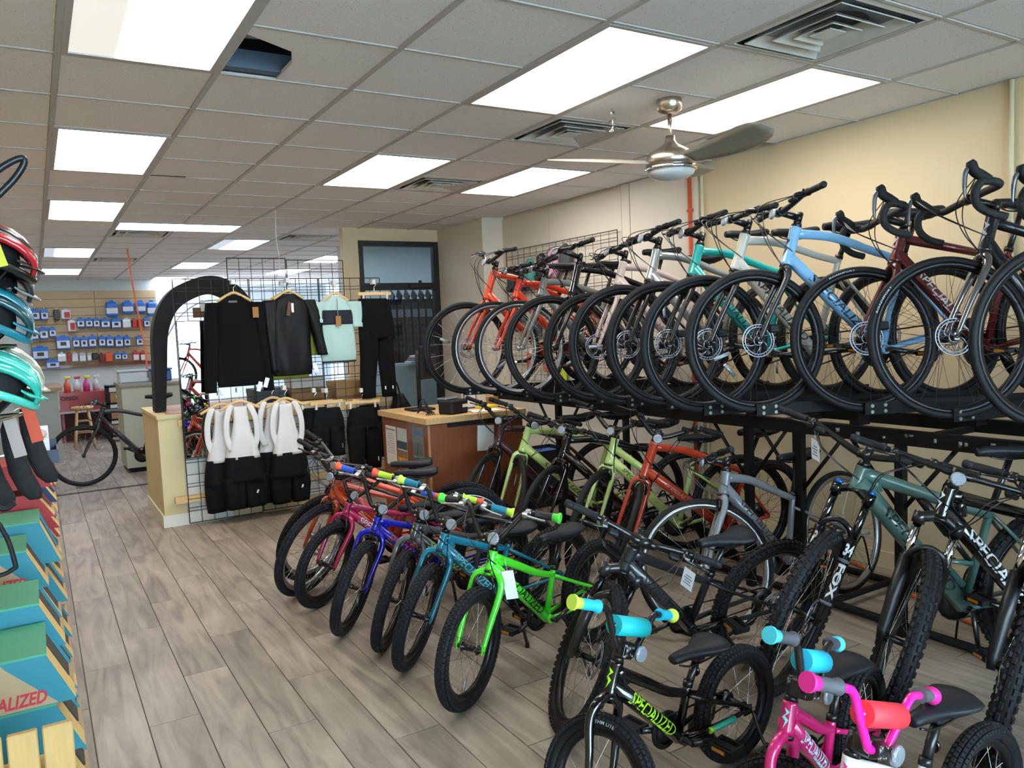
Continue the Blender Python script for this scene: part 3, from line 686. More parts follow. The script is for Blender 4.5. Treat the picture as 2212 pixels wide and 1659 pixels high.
# hanging grid: bars stop at the light fixtures they would cross
cell = {}
for q, L_ in enumerate(lights):
    for i in range(L_[0], L_[1]):
        for j in range(L_[2], L_[3]): cell[(i, j)] = q
def runs(ks, inside):
    out = []; st = None
    for k in ks:
        if not inside(k): st = k if st is None else st
        elif st is not None: out.append((st, k)); st = None
    if st is not None: out.append((st, ks[-1] + 1))
    return out
for i in range(-2, 12):
    x = gx(i); js = list(range(-11 if i < 8 else 8, 30))
    for j0, j1 in runs(js, lambda j: (i, j) in cell and cell.get((i - 1, j)) == cell[(i, j)]): quadbox(x - .012, x + .012, gy(j0), min(gy(j1), 21.4), CZ - .006, CZ + .004).build('grid_bar', BARM, ceil)
for j in range(-5, 25):
    for i0, i1 in runs(list(range(-2, 7 if j < 8 else 11)), lambda i: (i, j) in cell and cell.get((i, j - 1)) == cell[(i, j)]): quadbox(gx(i0), min(gx(i1), 4.42 if j < 8 else 7), gy(j) - .008, gy(j) + .008, CZ - .005, CZ + .003).build('grid_bar', BARM, ceil)
# torn gap along a bar, its inner shade drawn as a dark sheet
b = MB(); b.prism([(gx(1) + .02, gy(4) - .02), (gx(1) + .25, gy(4) - .03), (gx(1) + .24, gy(4) + .012), (gx(1) + .02, gy(4) + .01)], lambda a, c, t: V((a, c, t)), CZ - .004, CZ - .002); b.build('gap_shade_sheet', M('gap_shade_dark', '15161a', .9), ceil)
EW = {}
for q, (i0, i1, j0, j1, cc, lo) in enumerate(lights):
    x0, x1, y0, y1 = gx(i0) + .012, gx(i1) - .012, gy(j0) + .012, gy(j1) - .012
    nm = ['near left fixture above the aisle with one dim tube', 'second fixture along the left aisle', 'third fixture along the left aisle', 'bright fixture left of the ceiling fan', 'bright fixture right of the ceiling fan', 'bright fixture beyond the broken tile, centre of ceiling', 'bright fixture above the grid wall on the right', 'wide cool fixture across the aisle end', 'cool fixture before the grid panel top', 'small far fixture above the arch', 'farthest fixture above the back wall', 'cool half dim fixture above the slat wall', 'far left cool fixture by the back wall', 'far fixture seen through the wire grid', 'far fixture seen beside the wall corner', 'fixture inside the glazed office', 'second unseen fixture added to brighten the glazed office'][q]
    t = thing('ceiling_light', nm.replace('fixture', 'fluorescent ceiling panel'), 'ceiling light', ((x0 + x1) / 2, (y0 + y1) / 2, CZ - .004), 'fluorescent panels in the ceiling')
    wx, wy = (x1 - x0), (y1 - y0)
    b = MB()
    for sx in (-1, 1): b.box((sx * (wx / 2 - .012), 0, .003), (.024, wy, .012))
    for sy in (-1, 1): b.box((0, sy * (wy / 2 - .012), .003), (wx - .048, .024, .012))
    b.build('light_frame', BARM, t)
    k = (cc, lo)
    if k not in EW: EW[k] = mat_emit('lamp_diffuser_%d' % len(EW), 'fffaf3' if cc == 'w' else 'dbe8ff', LIGHT, lo)
    b = MB(); hx_, hy_ = wx / 2 - .024, wy / 2 - .024; b.add([(-hx_, -hy_, .004), (-hx_, hy_, .004), (hx_, hy_, .004), (hx_, -hy_, .004)], [(0, 1, 2, 3)], False)
    me = bpy.data.meshes.new('diffuser'); me.from_pydata(b.v, [], b.f); me.materials.append(EW[k]); link('diffuser', me, t)
    b = MB(); b.box((0, 0, .05), (wx, wy, .08)); b.build('light_housing', BARM, t)
VM = M('vent_paint', 'cfcdc8', .5, var=.08, vscale=14)
for q, (i, j) in enumerate(vents):
    t = thing('ceiling_vent', ['large square air diffuser at the top right', 'square air diffuser left of the fan rod', 'square air diffuser between two bright panels', 'far square air diffuser before the grid panel', 'square air diffuser under the wide cool panel', 'far small air diffuser above the slat wall'][q], 'ceiling vent', (gx(i) + GP / 2, gy(j) + GP / 2, CZ), 'square air diffusers in the ceiling')
    def sqr(h0, z0, h1, z1, th=.004):
        b = MB()
        o = [(-1, -1), (1, -1), (1, 1), (-1, 1)]
        b.loft([[V((x * h0, y * h0, z0)) for x, y in o], [V((x * h1, y * h1, z1)) for x, y in o], [V((x * h1, y * h1, z1 + th)) for x, y in o], [V((x * h0, y * h0, z0 + th)) for x, y in o]], loop=True, smooth=False); return b
    sqr(.29, -.002, .265, -.006).build('vent_frame', VM, t)
    for k, (h0, h1) in enumerate(((.235, .165), (.155, .105), (.095, .06))): sqr(h0, -.012 - .002 * k, h1, .035 - .012 * k).build('vent_cone', VM, t)
    b = MB(); b.box((0, 0, -.012), (.1, .1, .004)); b.build('vent_plate', M('vent_plate', 'c9d2da', .4), t)
    b = MB(); b.lathe([(.001, .16), (.16, .16), (.16, .02), (.28, .02)], 24); b.build('vent_throat', M('vent_dark', '8b9098', .8), t)
# ---- walls
struct('wall_right', quadbox(4.42, 4.55, -3.2, 7.62, 0, 3.0), CREAM)
wp = struct('trim_1', quadbox(4.395, 4.42, 4.40, 5.19, 0, CZ - .005), OFFW)
struct('trim_2', quadbox(4.40, 4.42, 5.205, 5.31, 0, CZ - .005), OFFW); struct('trim_3', quadbox(4.405, 4.42, 5.32, 6.42, 0, CZ - .03), OFFW); struct('trim_4', quadbox(4.405, 4.42, 6.425, 7.6, 0, CZ - .03), OFFW)
struct('baseboard_right', quadbox(4.405, 4.42, -3.1, 4.40, 0, .10), M('baseboard_cream', 'd9cba6', .6))
struct('wall_corner', MB().prism([(4.20, 8.56), (4.20, 7.40), (4.43, 7.31), (4.7, 7.31), (4.7, 8.56)], lambda a, c, t: V((a, c, t)), 0, CZ), OFFW)
# back wall with interior window
b = MB(); 
for x0, x1, z0, z1 in ((3.03, 3.205, 0, CZ), (3.205, 4.22, 2.62, CZ)): b.box(((x0 + x1) / 2, 8.55, (z0 + z1) / 2), (x1 - x0, .12, z1 - z0))
struct('wall_back', b, CREAM)
BF = M('window_frame_black', '15181d', .45)
wn = MB()
for x0, x1, z0, z1 in ((3.205, 3.255, 0, 2.62), (4.13, 4.20, 0, 2.62), (3.255, 4.13, 2.56, 2.62), (3.255, 4.13, 2.06, 2.14), (3.255, 4.13, 0, .12)): wn.box(((x0 + x1) / 2, 8.52, (z0 + z1) / 2), (x1 - x0, .08, z1 - z0))
wn = struct('window_1', wn, BF)
GLS = mat_glass('window_glass')
for z0, z1 in ((2.14, 2.56), (.12, 2.06)): quadbox(3.255, 4.13, 8.516, 8.522, z0, z1).build('pane', GLS, wn)
b = MB(); b.rbox((3.93, 8.465, 2.10), (.26, .05, .05), .008); b.cyl((3.93, 8.45, 2.14), (3.93, 8.45, 2.165), .02); b.build('door_closer', M('closer_bronze', '3a3733', .4, .5), wn)
struct('wall_office', quadbox(3.62, 7.1, 10.3, 10.4, 0, CZ), PALE)
struct('wall_far', quadbox(-1.2, 2.1, 16.4, 16.5, 0, CZ), M('wall_far_paint', 'ccd2cf', .85, var=.02)); struct('wall_end', quadbox(2.0, 7.2, 21.5, 21.6, 0, 3), PALE)
struct('wall_side', quadbox(7.1, 7.2, 7.5, 21.6, 0, 3), PALE); struct('wall_return', quadbox(4.55, 7.2, 7.5, 7.6, 0, 3), PALE); struct('wall_left', quadbox(-1.2, -1.1, -3.2, 16.5, 0, 3), CREAM)
# shop front behind the camera: piers, sill, glazing
b = MB()
for x0, x1, z0, z1 in ((-1.2, -.95, 0, 3), (4.3, 4.55, 0, 3), (-.95, 4.3, 0, .2), (-.95, 4.3, 2.68, 3)): b.box(((x0 + x1) / 2, -3.1, (z0 + z1) / 2), (x1 - x0, .15, z1 - z0))
struct('wall_front', b, CREAM)
wf = MB()
for x in (-.95, .3625, 1.675, 2.9875, 4.3): wf.box((x, -3.1, 1.44), (.07, .1, 2.48))
for z in (.22, 2.66): wf.box((1.675, -3.1, z), (5.25, .1, .06))
wf = struct('window_2', wf, BF)
for x in (-.294, 1.019, 2.331, 3.644): quadbox(x - .62, x + .62, -3.103, -3.097, .25, 2.63).build('pane', GLS, wf)
struct('pavement', quadbox(-30, 30, -40, -3.2, -.15, -.02), M('pavement_concrete', 'c4c2bd', .9, var=.08))

# ------------------------------------------------------------------ the bicycles of the shop
TYPES = {
 'hybrid': {'R': 0.347, 'wb': 1.06, 'fc': 0.63, 'bbh': 0.275, 'ha': 71, 'off': 0.05, 'a2c': 0.41, 'htl': 0.15, 'sp': 0.04, 'stem': 0.09, 'half': 0.31, 'rise': 0.02, 'back': 0.03, 'stl': 0.46, 'sh': 0.68, 'sa': 73},
 'drop': {'R': 0.345, 'wb': 1.01, 'fc': 0.6, 'bbh': 0.27, 'ha': 71.5, 'off': 0.05, 'a2c': 0.39, 'htl': 0.16, 'sp': 0.03, 'stem': 0.09, 'half': 0.21, 'rise': 0.03, 'back': -0.14, 'stl': 0.47, 'sh': 0.7, 'sa': 73.5},
 'k24': {'R': 0.3, 'wb': 0.97, 'fc': 0.56, 'bbh': 0.26, 'ha': 69.5, 'off': 0.04, 'a2c': 0.38, 'htl': 0.1, 'sp': 0.03, 'stem': 0.06, 'half': 0.29, 'rise': 0.06, 'back': 0.03, 'stl': 0.32, 'sh': 0.48, 'sa': 73},
 'k20': {'R': 0.258, 'wb': 0.88, 'fc': 0.51, 'bbh': 0.235, 'ha': 69, 'off': 0.04, 'a2c': 0.325, 'htl': 0.09, 'sp': 0.04, 'stem': 0.05, 'half': 0.28, 'rise': 0.14, 'back': 0.03, 'stl': 0.25, 'sh': 0.38, 'sa': 72},
 'k16': {'R': 0.212, 'wb': 0.74, 'fc': 0.43, 'bbh': 0.2, 'ha': 69, 'off': 0.035, 'a2c': 0.27, 'htl': 0.1, 'sp': 0.03, 'stem': 0.04, 'half': 0.25, 'rise': 0.13, 'back': 0.03, 'stl': 0.18, 'sh': 0.3, 'sa': 71},
 'mtb': {'R': 0.368, 'wb': 1.16, 'fc': 0.72, 'bbh': 0.33, 'ha': 67.5, 'off': 0.045, 'a2c': 0.51, 'htl': 0.11, 'sp': 0.04, 'stem': 0.06, 'half': 0.38, 'rise': 0.02, 'back': 0.04, 'stl': 0.42, 'sh': 0.66, 'sa': 74},
 'mtb26': {'R': 0.335, 'wb': 1.05, 'fc': 0.64, 'bbh': 0.3, 'ha': 68, 'off': 0.045, 'a2c': 0.46, 'htl': 0.11, 'sp': 0.04, 'stem': 0.06, 'half': 0.35, 'rise': 0.02, 'back': 0.04, 'stl': 0.36, 'sh': 0.58, 'sa': 74},
}
GK = ('htl', 'half', 'rise', 'fc', 'sh', 'stl', 'a2c', 'stem', 'R', 'wb', 'bbh')
FIT = {
 'k1': ('k24', [1.4654, 4.9625, 0.0, 2.6877, 0.0865, 0.8823], [0.102, 0.372, 0.061, 0.499, 0.475, 0.32, 0.38, 0.044, 0.3, 0.97, 0.26]),
 'k2': ('k24', [1.3537, 4.6957, -0.0, 2.7697, 0.0835, 0.9429], [0.119, 0.341, 0.081, 0.519, 0.457, 0.32, 0.339, 0.06, 0.3, 0.97, 0.26]),
 'k3': ('k20', [1.3463, 4.4281, -0.0, 3.1243, 0.0343, 0.6443], [0.073, 0.354, 0.158, 0.52, 0.265, 0.25, 0.305, -0.012, 0.258, 0.88, 0.235]),
 'k4': ('k20', [1.3373, 3.951, -0.0, 3.1636, 0.0372, 0.8642], [0.08, 0.294, 0.144, 0.499, 0.295, 0.25, 0.306, 0.049, 0.258, 0.88, 0.235]),
 'k5': ('k20', [1.4259, 3.628, 0.0, 3.2588, 0.0361, 0.7817], [0.078, 0.292, 0.136, 0.51, 0.31, 0.25, 0.318, 0.036, 0.258, 0.88, 0.235]),
 'k6': ('k20', [1.4363, 3.3556, 0.0, 3.2561, 0.0523, 0.694], [0.082, 0.291, 0.131, 0.483, 0.302, 0.25, 0.32, 0.034, 0.258, 0.88, 0.235]),
 'k7': ('k20', [1.4605, 2.8431, -0.0, 3.3978, -0.0273, 0.3373], [0.083, 0.287, 0.134, 0.499, 0.362, 0.207, 0.327, 0.062, 0.258, 0.88, 0.235]),
 'k8': ('mtb26', [1.7551, 2.5489, -0.0, 3.0386, 0.2489, 1.1522], [0.104, 0.331, 0.02, 0.563, 0.387, 0.23, 0.37, 0.087, 0.312, 1.0, 0.29]),
 'k9': ('k16', [1.3163, 1.8591, 0.0, 3.2373, 0.0041, 1.703], [0.105, 0.271, 0.118, 0.433, 0.258, 0.152, 0.261, 0.02, 0.212, 0.74, 0.2]),
 'k10': ('k16', [1.5635, 1.3756, -0.0, 3.4322, 0.0202, 1.5277], [0.089, 0.23, 0.131, 0.429, 0.265, 0.131, 0.262, 0.049, 0.212, 0.74, 0.2]),
 'k11': ('k16', [1.4775, 1.1632, 0.0, 3.1429, 0.0049, 1.6552], [0.076, 0.305, 0.132, 0.403, 0.315, 0.18, 0.267, 0.053, 0.205, 0.74, 0.2]),
 'l1': ('hybrid', [2.7095, 5.0497, -0.0, 2.8968, 0.0185, 0.9289], [0.156, 0.312, 0.075, 0.624, 0.603, 0.46, 0.401, 0.09, 0.347, 1.06, 0.275]),
 'l2': ('hybrid', [2.7512, 4.7723, 0.0, 2.8062, 0.0409, 1.5793], [0.181, 0.347, 0.069, 0.686, 0.651, 0.453, 0.392, 0.085, 0.347, 1.06, 0.275]),
 'l3': ('hybrid', [2.7612, 4.2835, -0.0, 2.8034, 0.0, 0.8672], [0.152, 0.289, 0.018, 0.659, 0.624, 0.46, 0.398, 0.103, 0.347, 1.06, 0.275]),
 'l4': ('hybrid', [2.8705, 3.8964, -0.0, 2.7853, -0.0786, 0.9398], [0.169, 0.323, 0.114, 0.623, 0.552, 0.406, 0.387, 0.1, 0.347, 1.06, 0.275]),
 'l5': ('hybrid', [2.8303, 3.5905, 0.0, 2.9828, 0.1289, 1.0039], [0.215, 0.335, 0.117, 0.788, 0.62, 0.38, 0.378, 0.091, 0.347, 1.06, 0.275]),
 'l6': ('hybrid', [2.7992, 2.7437, -0.0, 3.1382, -0.1427, -0.5406], [0.116, 0.308, 0.019, 0.585, 0.546, 0.335, 0.382, 0.093, 0.347, 1.06, 0.275]),
 'm1': ('mtb', [2.6313, 2.128, 0.0, 2.6882, 0.018, 0.8085], [0.095, 0.397, 0.064, 0.74, 0.66, 0.42, 0.559, 0.063, 0.368, 1.16, 0.33]),
 'm2': ('mtb', [2.6706, 1.7467, -0.0, 2.8687, 0.0299, 0.8969], [0.124, 0.384, 0.012, 0.72, 0.66, 0.42, 0.489, 0.06, 0.368, 1.16, 0.33]),
 'm3': ('mtb', [2.733, 1.3584, -0.0, 2.9229, 0.0063, 0.6387], [0.081, 0.318, 0.004, 0.72, 0.66, 0.42, 0.506, 0.057, 0.368, 1.16, 0.33]),
 'u1': ('hybrid', [2.7791, 5.2153, 1.0938, 2.9137, -0.0073, 0.1471], [0.228, 0.344, 0.088, 0.63, 0.68, 0.46, 0.397, 0.067, 0.347, 1.06, 0.275]),
 'u2': ('hybrid', [2.9286, 5.0167, 1.0861, 3.0606, -0.014, -0.1034], [0.142, 0.329, 0.01, 0.63, 0.68, 0.46, 0.404, 0.097, 0.347, 1.06, 0.275]),
 'u3': ('hybrid', [2.9912, 4.7653, 1.0824, 3.1106, -0.0139, -0.2054], [0.137, 0.316, 0.033, 0.63, 0.68, 0.46, 0.407, 0.087, 0.347, 1.06, 0.275]),
 'u4': ('hybrid', [2.8922, 4.1953, 1.0928, 2.9814, -0.1176, 0.0313], [0.209, 0.387, -0.007, 0.675, 0.709, 0.46, 0.389, 0.151, 0.347, 1.06, 0.275]),
 'u5': ('hybrid', [3.024, 3.9292, 1.0915, 2.9842, -0.0507, -0.1107], [0.158, 0.337, 0.008, 0.652, 0.628, 0.46, 0.422, 0.093, 0.347, 1.06, 0.275]),
 'u6': ('hybrid', [2.8934, 3.4811, 1.1116, 2.9614, -0.0417, -0.091], [0.187, 0.324, 0.037, 0.646, 0.712, 0.46, 0.402, 0.082, 0.347, 1.06, 0.275]),
 'u7': ('hybrid', [2.9488, 3.2108, 1.1121, 2.899, -0.0343, -0.0622], [0.172, 0.331, 0.057, 0.644, 0.682, 0.46, 0.409, 0.088, 0.347, 1.06, 0.275]),
 'u8': ('hybrid', [2.8717, 2.8498, 1.1147, 2.8411, -0.0006, -0.0206], [0.187, 0.341, 0.025, 0.632, 0.655, 0.491, 0.403, 0.095, 0.347, 1.06, 0.275]),
 'u9': ('hybrid', [2.9449, 2.5763, 1.1267, 2.8166, -0.0458, -0.131], [0.19, 0.346, 0.053, 0.69, 0.682, 0.46, 0.395, 0.095, 0.347, 1.06, 0.275]),
 'u10': ('drop', [3.3262, 2.263, 1.1205, 2.6988, -0.0733, -0.1181], [0.151, 0.224, 0.045, 0.615, 0.7, 0.47, 0.389, 0.104, 0.345, 1.01, 0.27]),
 'u11': ('drop', [3.2911, 1.8409, 1.1255, 2.8932, -0.0062, -0.3453], [0.164, 0.232, 0.036, 0.6, 0.7, 0.47, 0.387, 0.114, 0.345, 1.01, 0.27]),
 'u12': ('drop', [3.2606, 1.4524, 1.125, 2.7055, 0.0022, 0.0283], [0.16, 0.209, 0.03, 0.6, 0.7, 0.47, 0.39, 0.089, 0.345, 1.01, 0.27]),
}
HYB = dict(typ='hybrid', tw=.042, tread='slick', bar='flat', rotor=.08, dark=True, arch='hyb')
CITY = dict(typ='hybrid', tw=.036, tread='slick', bar='flat', band='r', arch='hyb', rim=M('rim_silver', '9fa1a6', .3, .9))
DROP = dict(typ='drop', tw=.036, tread='slick', bar='drop', rotor=.08, dark=True, arch='road', refl=False, wheel_refl=False)
K24 = dict(typ='k24', tw=.05, tread='brick', bar='flat', arch='mtb', rim=M('rim_silver', '9fa1a6', .3, .9), fk='rigid', stand=True)
K20 = dict(typ='k20', tw=.056, tread='brick', bar='riser', arch='kid', fk='uni', stand=True, band='t', leverm=M('lever_silver', 'a9abb0', .25, .9), rim=M('rim_dark', '2c2d30', .3, .7))
K16 = dict(typ='k16', tw=.054, tread='brick', bar='riser', arch='kid', fk='uni', lever=False, train=True)
MTB = dict(typ='mtb', tw=.062, tread='knob', bar='flat', arch='mtb', fk='sus', rotor=.085, rd=.03, rtp=.024, wheel_refl=False)
UPR = 'bicycles on the upper tier of the wall rack'; LOW = 'bicycles in the floor rack under the wall rack'
KID = "children's bicycles parked in a row on the floor"; MTG = 'mountain bicycles by the right wall'
def fade_mat():
    m = M('paint_fade', 'e0492a', .25, coat=.6); t = m.node_tree; b = t.nodes['Principled BSDF']
    tc = t.nodes.new('ShaderNodeTexCoord'); sp = t.nodes.new('ShaderNodeSeparateXYZ'); r = t.nodes.new('ShaderNodeValToRGB'); mr = t.nodes.new('ShaderNodeMapRange')
    mr.inputs[1].default_value = -.22; mr.inputs[2].default_value = -.42; t.links.new(tc.outputs['Object'], sp.inputs[0]); t.links.new(sp.outputs[0], mr.inputs[0]); t.links.new(mr.outputs[0], r.inputs[0])
    r.color_ramp.elements[0].color = lin('5a2a5e'); r.color_ramp.elements[1].color = lin('f0532f'); t.links.new(r.outputs[0], b.inputs['Base Color']); return m
BK = [
 ('k1', 'city_bicycle', 'purple to orange fade bicycle with black grips, farthest in the floor row', KID, K24, dict(c=fade_mat(), fork='b5432a')),
 ('k2', 'city_bicycle', 'burnt orange bicycle with black grips beside the hanging white bib shorts', KID, K24, dict(c='c0451f', fork='b2401f')),
 ('k3', 'kids_bicycle', 'magenta kids bicycle with white lettering and magenta grip ends', KID, K20, dict(c='b01b54', word=('f0e6ea', .18, .86, .040), grips=('2a2a2c', 'c2256b'))),
 ('k4', 'kids_bicycle', 'royal blue kids bicycle with orange lettering and blue orange grips', KID, K20, dict(c='0d12a8', word=('e5602a', .2, .86, .036), grips=('2f57c8', 'f0602f'), badge='d8dcf0')),
 ('k5', 'kids_bicycle', 'grey kids bicycle with lime lettering and lime grips with red ends', KID, K20, dict(c='45474b', fork='5a5d63', word=('b6e02c', .2, .86, .040), grips=('b6dc3a', 'e5553c'), badge='b6e02c')),
 ('k6', 'kids_bicycle', 'teal kids bicycle with pale blue lettering and teal lime grips', KID, K20, dict(c='0b7694', word=('8fd8e6', .2, .86, .040), grips=('137a97', 'c5ea4a'), badge='bfeaf2', fork_decal='c5ea4a')),
 ('k7', 'kids_bicycle', 'neon green kids bicycle with a white tag and black lettering', KID, K20, dict(c='4fe02e', word=('10240f', .2, .86, .040), grips=('1c1c1e', '58e04a'), badge='10240f', fork_decal='e8502a', tag=('top', 'e8e8ea'), stay_decal=[('e8502a', .62, .8)])),
 ('k8', 'mountain_bicycle', 'matte black youth mountain bicycle with tagged handlebar beside the neon green bicycle', KID, MTB, dict(typ='k24', tw=.058, c='15171a', rough=.45, rotor=.08, fork='1a1b1e', frough=.45, word=('2c2e33', .2, .8, .045), tag=(-.62, 'dcdde0'), stan=M('stanchion_black', '1a1b1d', .2, .6), badge='2c2e33', rd=.027, rtp=.02, refl=False)),
 ('k9', 'kids_bicycle', 'small black kids bicycle with lime lettering and turquoise bar pad', KID, K16, dict(c='07080a', rough=.15, word=('a6e32b', .2, .86, .046), grips=('1fb6d8', 'cdea55'), pad='12b3ba', badge='a6e32b', stay_decal=[('a6e32b', .30, .36), ('35b9a4', .36, .72)], fork_decal='35b9a4', tire_word=('RHYTHM LITE', 2.40, .60, -1))),
 ('k10', 'kids_bicycle', 'small magenta kids bicycle with sky blue grip ends and bar pad', KID, K16, dict(c='d11a6e', word=('bfeef2', .2, .86, .046), grips=('4a4b52', '4fd0e6'), pad='25b8dd', badge='8fe3ea')),
 ('k11', 'kids_bicycle', 'small white kids bicycle with hot pink handlebar and coral bar pad', KID, K16, dict(c='eceef2', word=('e02a8c', .2, .86, .046), grips=('55565c', 'f52a97'), pad='ff3a48', badge='e02a8c', barm=paint('ff1fa0', .2))),
 ('l1', 'hybrid_bicycle', 'dark maroon hybrid bicycle in the floor rack beside the wooden desk', LOW, HYB, dict(c='3d1424', fork='17181a', rough=.5)),
 ('l2', 'hybrid_bicycle', 'pale lime hybrid bicycle next to the maroon one in the floor rack', LOW, HYB, dict(c='b9d07c', word=('40503a', .28, .9, .032), rotor=0, band=None)),
 ('l3', 'hybrid_bicycle', 'gloss black hybrid bicycle between the two lime bicycles', LOW, HYB, dict(c='0a0a0c', rough=.15, rotor=0, tw=.038)),
 ('l4', 'hybrid_bicycle', 'pale lime step-through bicycle with swept handlebar beside the red one', LOW, HYB, dict(c='b9d07c', arch='step', word=('52603f', .16, .55, .026), rotor=0)),
 ('l5', 'hybrid_bicycle', 'red orange hybrid bicycle with grey lettering in the floor rack', LOW, HYB, dict(c='b5361b', word=('c98a7a', .2, .6, .024), rotor=0)),
 ('l6', 'hybrid_bicycle', 'grey hybrid bicycle with bright reflective rims in the floor rack', LOW, CITY, dict(c='777b82', word=('2b2d31', .18, .82, .046), fork='8d9197')),
 ('m1', 'mountain_bicycle', 'sage green full suspension mountain bicycle with black and silver fork', MTG, MTB, dict(c='4a6b64', rough=.35, rd=.036, rtp=.027, word=('16231f', .2, .85, .058), fork='0b0d12', frough=.15, fox=True, stan=GLOSSB, low=paint('0d0f15', .15), tag=(.55, 'd9e2f2'), refl=False, shock=True, crank=1.45)),
 ('m2', 'mountain_bicycle', 'black mountain bicycle with big white lettering and chrome stanchions', MTG, MTB, dict(c='0a0b0d', rough=.15, word=('eef0f4', .18, .95, .055), fork='141518', low=M('fork_lower_black', '17181b', .4), badge='eef0f4')),
 ('m3', 'mountain_bicycle', 'black mountain bicycle cut off by the right picture edge', MTG, MTB, dict(c='101114', rough=.3, fork='141518', low=M('fork_lower_black', '17181b', .4), refl=False)),
 ('u1', 'hybrid_bicycle', 'orange flat bar bicycle with yellow paper tag, far end of upper rack', UPR, CITY, dict(c='d6441c', rotor=.075, band='t', rim=M('rim_black', '1b1c1f', .35, .5), tag=(-.02, 'd8c79a'), rough=.3)),
 ('u2', 'hybrid_bicycle', 'bright red orange bicycle, second from far end of upper rack', UPR, CITY, dict(c='e0391a')),
 ('u3', 'hybrid_bicycle', 'flat grey bicycle on upper rack beside the red orange one', UPR, CITY, dict(c='7d8183')),
 ('u4', 'hybrid_bicycle', 'dark navy bicycle on upper rack between grey and pink ones', UPR, CITY, dict(c='10131c', band='t', rough=.15, rim=M('rim_black', '1b1c1f', .35, .5))),
 ('u5', 'hybrid_bicycle', 'pale pink bicycle with pink fork on upper rack', UPR, HYB, dict(c='cdbab6', band='t', tw=.038)),
 ('u6', 'hybrid_bicycle', 'silver bicycle with black fork on upper rack', UPR, HYB, dict(c='b4b6b8', metal=.6, fork='1b1c1e', frough=.4)),
 ('u7', 'hybrid_bicycle', 'turquoise bicycle with black fork on upper rack', UPR, HYB, dict(c='22a8a4', fork='1b1c1e', frough=.4, word=('123332', .25, .85, .044))),
 ('u8', 'hybrid_bicycle', 'warm white bicycle with black lettering on upper rack', UPR, HYB, dict(c='b9b4aa', fork='17181a', frough=.4, word=('2a2a2a', .2, .85, .046))),
 ('u9', 'hybrid_bicycle', 'sky blue bicycle with black fork on upper rack', UPR, HYB, dict(c='7fb2dc', fork='1c1d1f', frough=.45, word=('1c2f42', .2, .88, .046), badge='1c2f42')),
 ('u10', 'road_bicycle', 'maroon drop bar bicycle with white lettering on upper rack', UPR, DROP, dict(c='5f1a1c', rough=.35, metal=.3, word=('d8c9ca', .2, .8, .046), badge='c9b4b6', tire_word=('ROADSPORT', 1.1, .40, 1))),
 ('u11', 'road_bicycle', 'gunmetal drop bar bicycle with polished fork on upper rack', UPR, DROP, dict(c='23252b', rough=.3, metal=.5, fork='6c6a69', frough=.12, badge='b9bac0', tire_word=('ROADSPORT', .38, .40, 1))),
 ('u12', 'road_bicycle', 'black drop bar bicycle at the right picture edge of upper rack', UPR, DROP, dict(c='16181d', rough=.3, word=('e4e6ee', .15, .85, .05))),
]
BIKES = {}
for key, nm, lab, grp, base, over in BK:
    typ, pose, gv = FIT[key]; g = dict(TYPES[typ]); g.update(dict(zip(GK, gv)))
    cfg = dict(base); cfg.update(over); cfg.setdefault('crank', random.uniform(-.6, .9)); cfg.setdefault('wr_ang', random.uniform(0, 6))
    BIKES[key] = make_bike(nm, lab, grp, g, pose, cfg)

# ------------------------------------------------------------------ wall rack (upper tier) and floor rack
rk = thing('bike_rack', 'black steel two tier bike rack along the right wall', 'bike rack', (3.6, 3.2, 0))
rk.location = (0, 0, 0)
BOLT = M('bolt_worn', '8b8d86', .5, .6, var=.2, vscale=40)
for q in range(1, 13):
    typ, pose, gv = FIT['u%d' % q]; x0, y0, z0, th = pose[:4]; d = V((math.cos(th), math.sin(th), 0)); s_ = V((-math.sin(th), math.cos(th), 0)); o = V((x0, y0, z0 - .004))
    f, bk, wd, hh, tk = .03, 1.32, .030, .052, .004
    if q >= 10: bk = 1.08
    prof = [(-wd - tk, hh), (-wd - tk, -tk), (wd + tk, -tk), (wd + tk, hh), (wd, hh), (wd, 0), (-wd, 0), (-wd, hh)]
    b = MB(); b.prism(prof, lambda a, c, t: o + s_ * a + V((0, 0, c)) + d * t, f, -bk); tr = b.build('wheel_tray', RACKM, rk)
    for k, (xx, zz) in enumerate(((-.035, .012), (-.035, .04), (-.10, .014), (-.10, .042))):
        p = o + d * (f + xx) + s_ * (wd + tk) + V((0, 0, zz - .004)); MB().cyl(p, p + s_ * .002, .0085, 10).build('bolt', BOLT, tr)
    # hanger plate between tray and beam
    b = MB(); b.box(o + d * (-.55) + V((0, 0, -.045)), (.09, .05, .085)); b.build('tray_bracket', RACKM, rk)
for x, z, nm in ((3.52, .985, 'front'), (4.12, .985, 'rear')):
    b = MB(); b.box((x, 3.35, z), (.05, 5.3, .07)); bm1 = b.build('rack_beam', RACKM, rk)
    if nm == 'front':
        for k in range(22):
            y = .9 + k * .085 + (k % 3) * .03; MB().cyl((x - .025, y, z + random.uniform(-.022, .022)), (x - .0275, y, z + random.uniform(-.02, .02)), random.uniform(.006, .011), 9).build('bolt', BOLT, bm1)
for y in (1.2, 2.22, 2.80, 3.16, 5.1):
    b = MB(); b.box((3.52, y, .48), (.042, .042, .95)); b.build('rack_post', RACKM, rk)
    for s_ in (-1, 1):
        b = MB(); b.tube([V((3.52, y, .62)), V((3.52, y + s_ * .27, .955))], .011, 6); b.build('rack_brace', RACKM, rk)
for y in (1.4, 3.3, 5.0): MB().box((4.12, y, .48), (.042, .042, .95)).build('rack_post', RACKM, rk)
for y in (1.4, 2.2, 3.1, 4.2, 5.0): MB().box((3.82, y, .965), (.6, .04, .03)).build('rack_cross_bar', RACKM, rk)
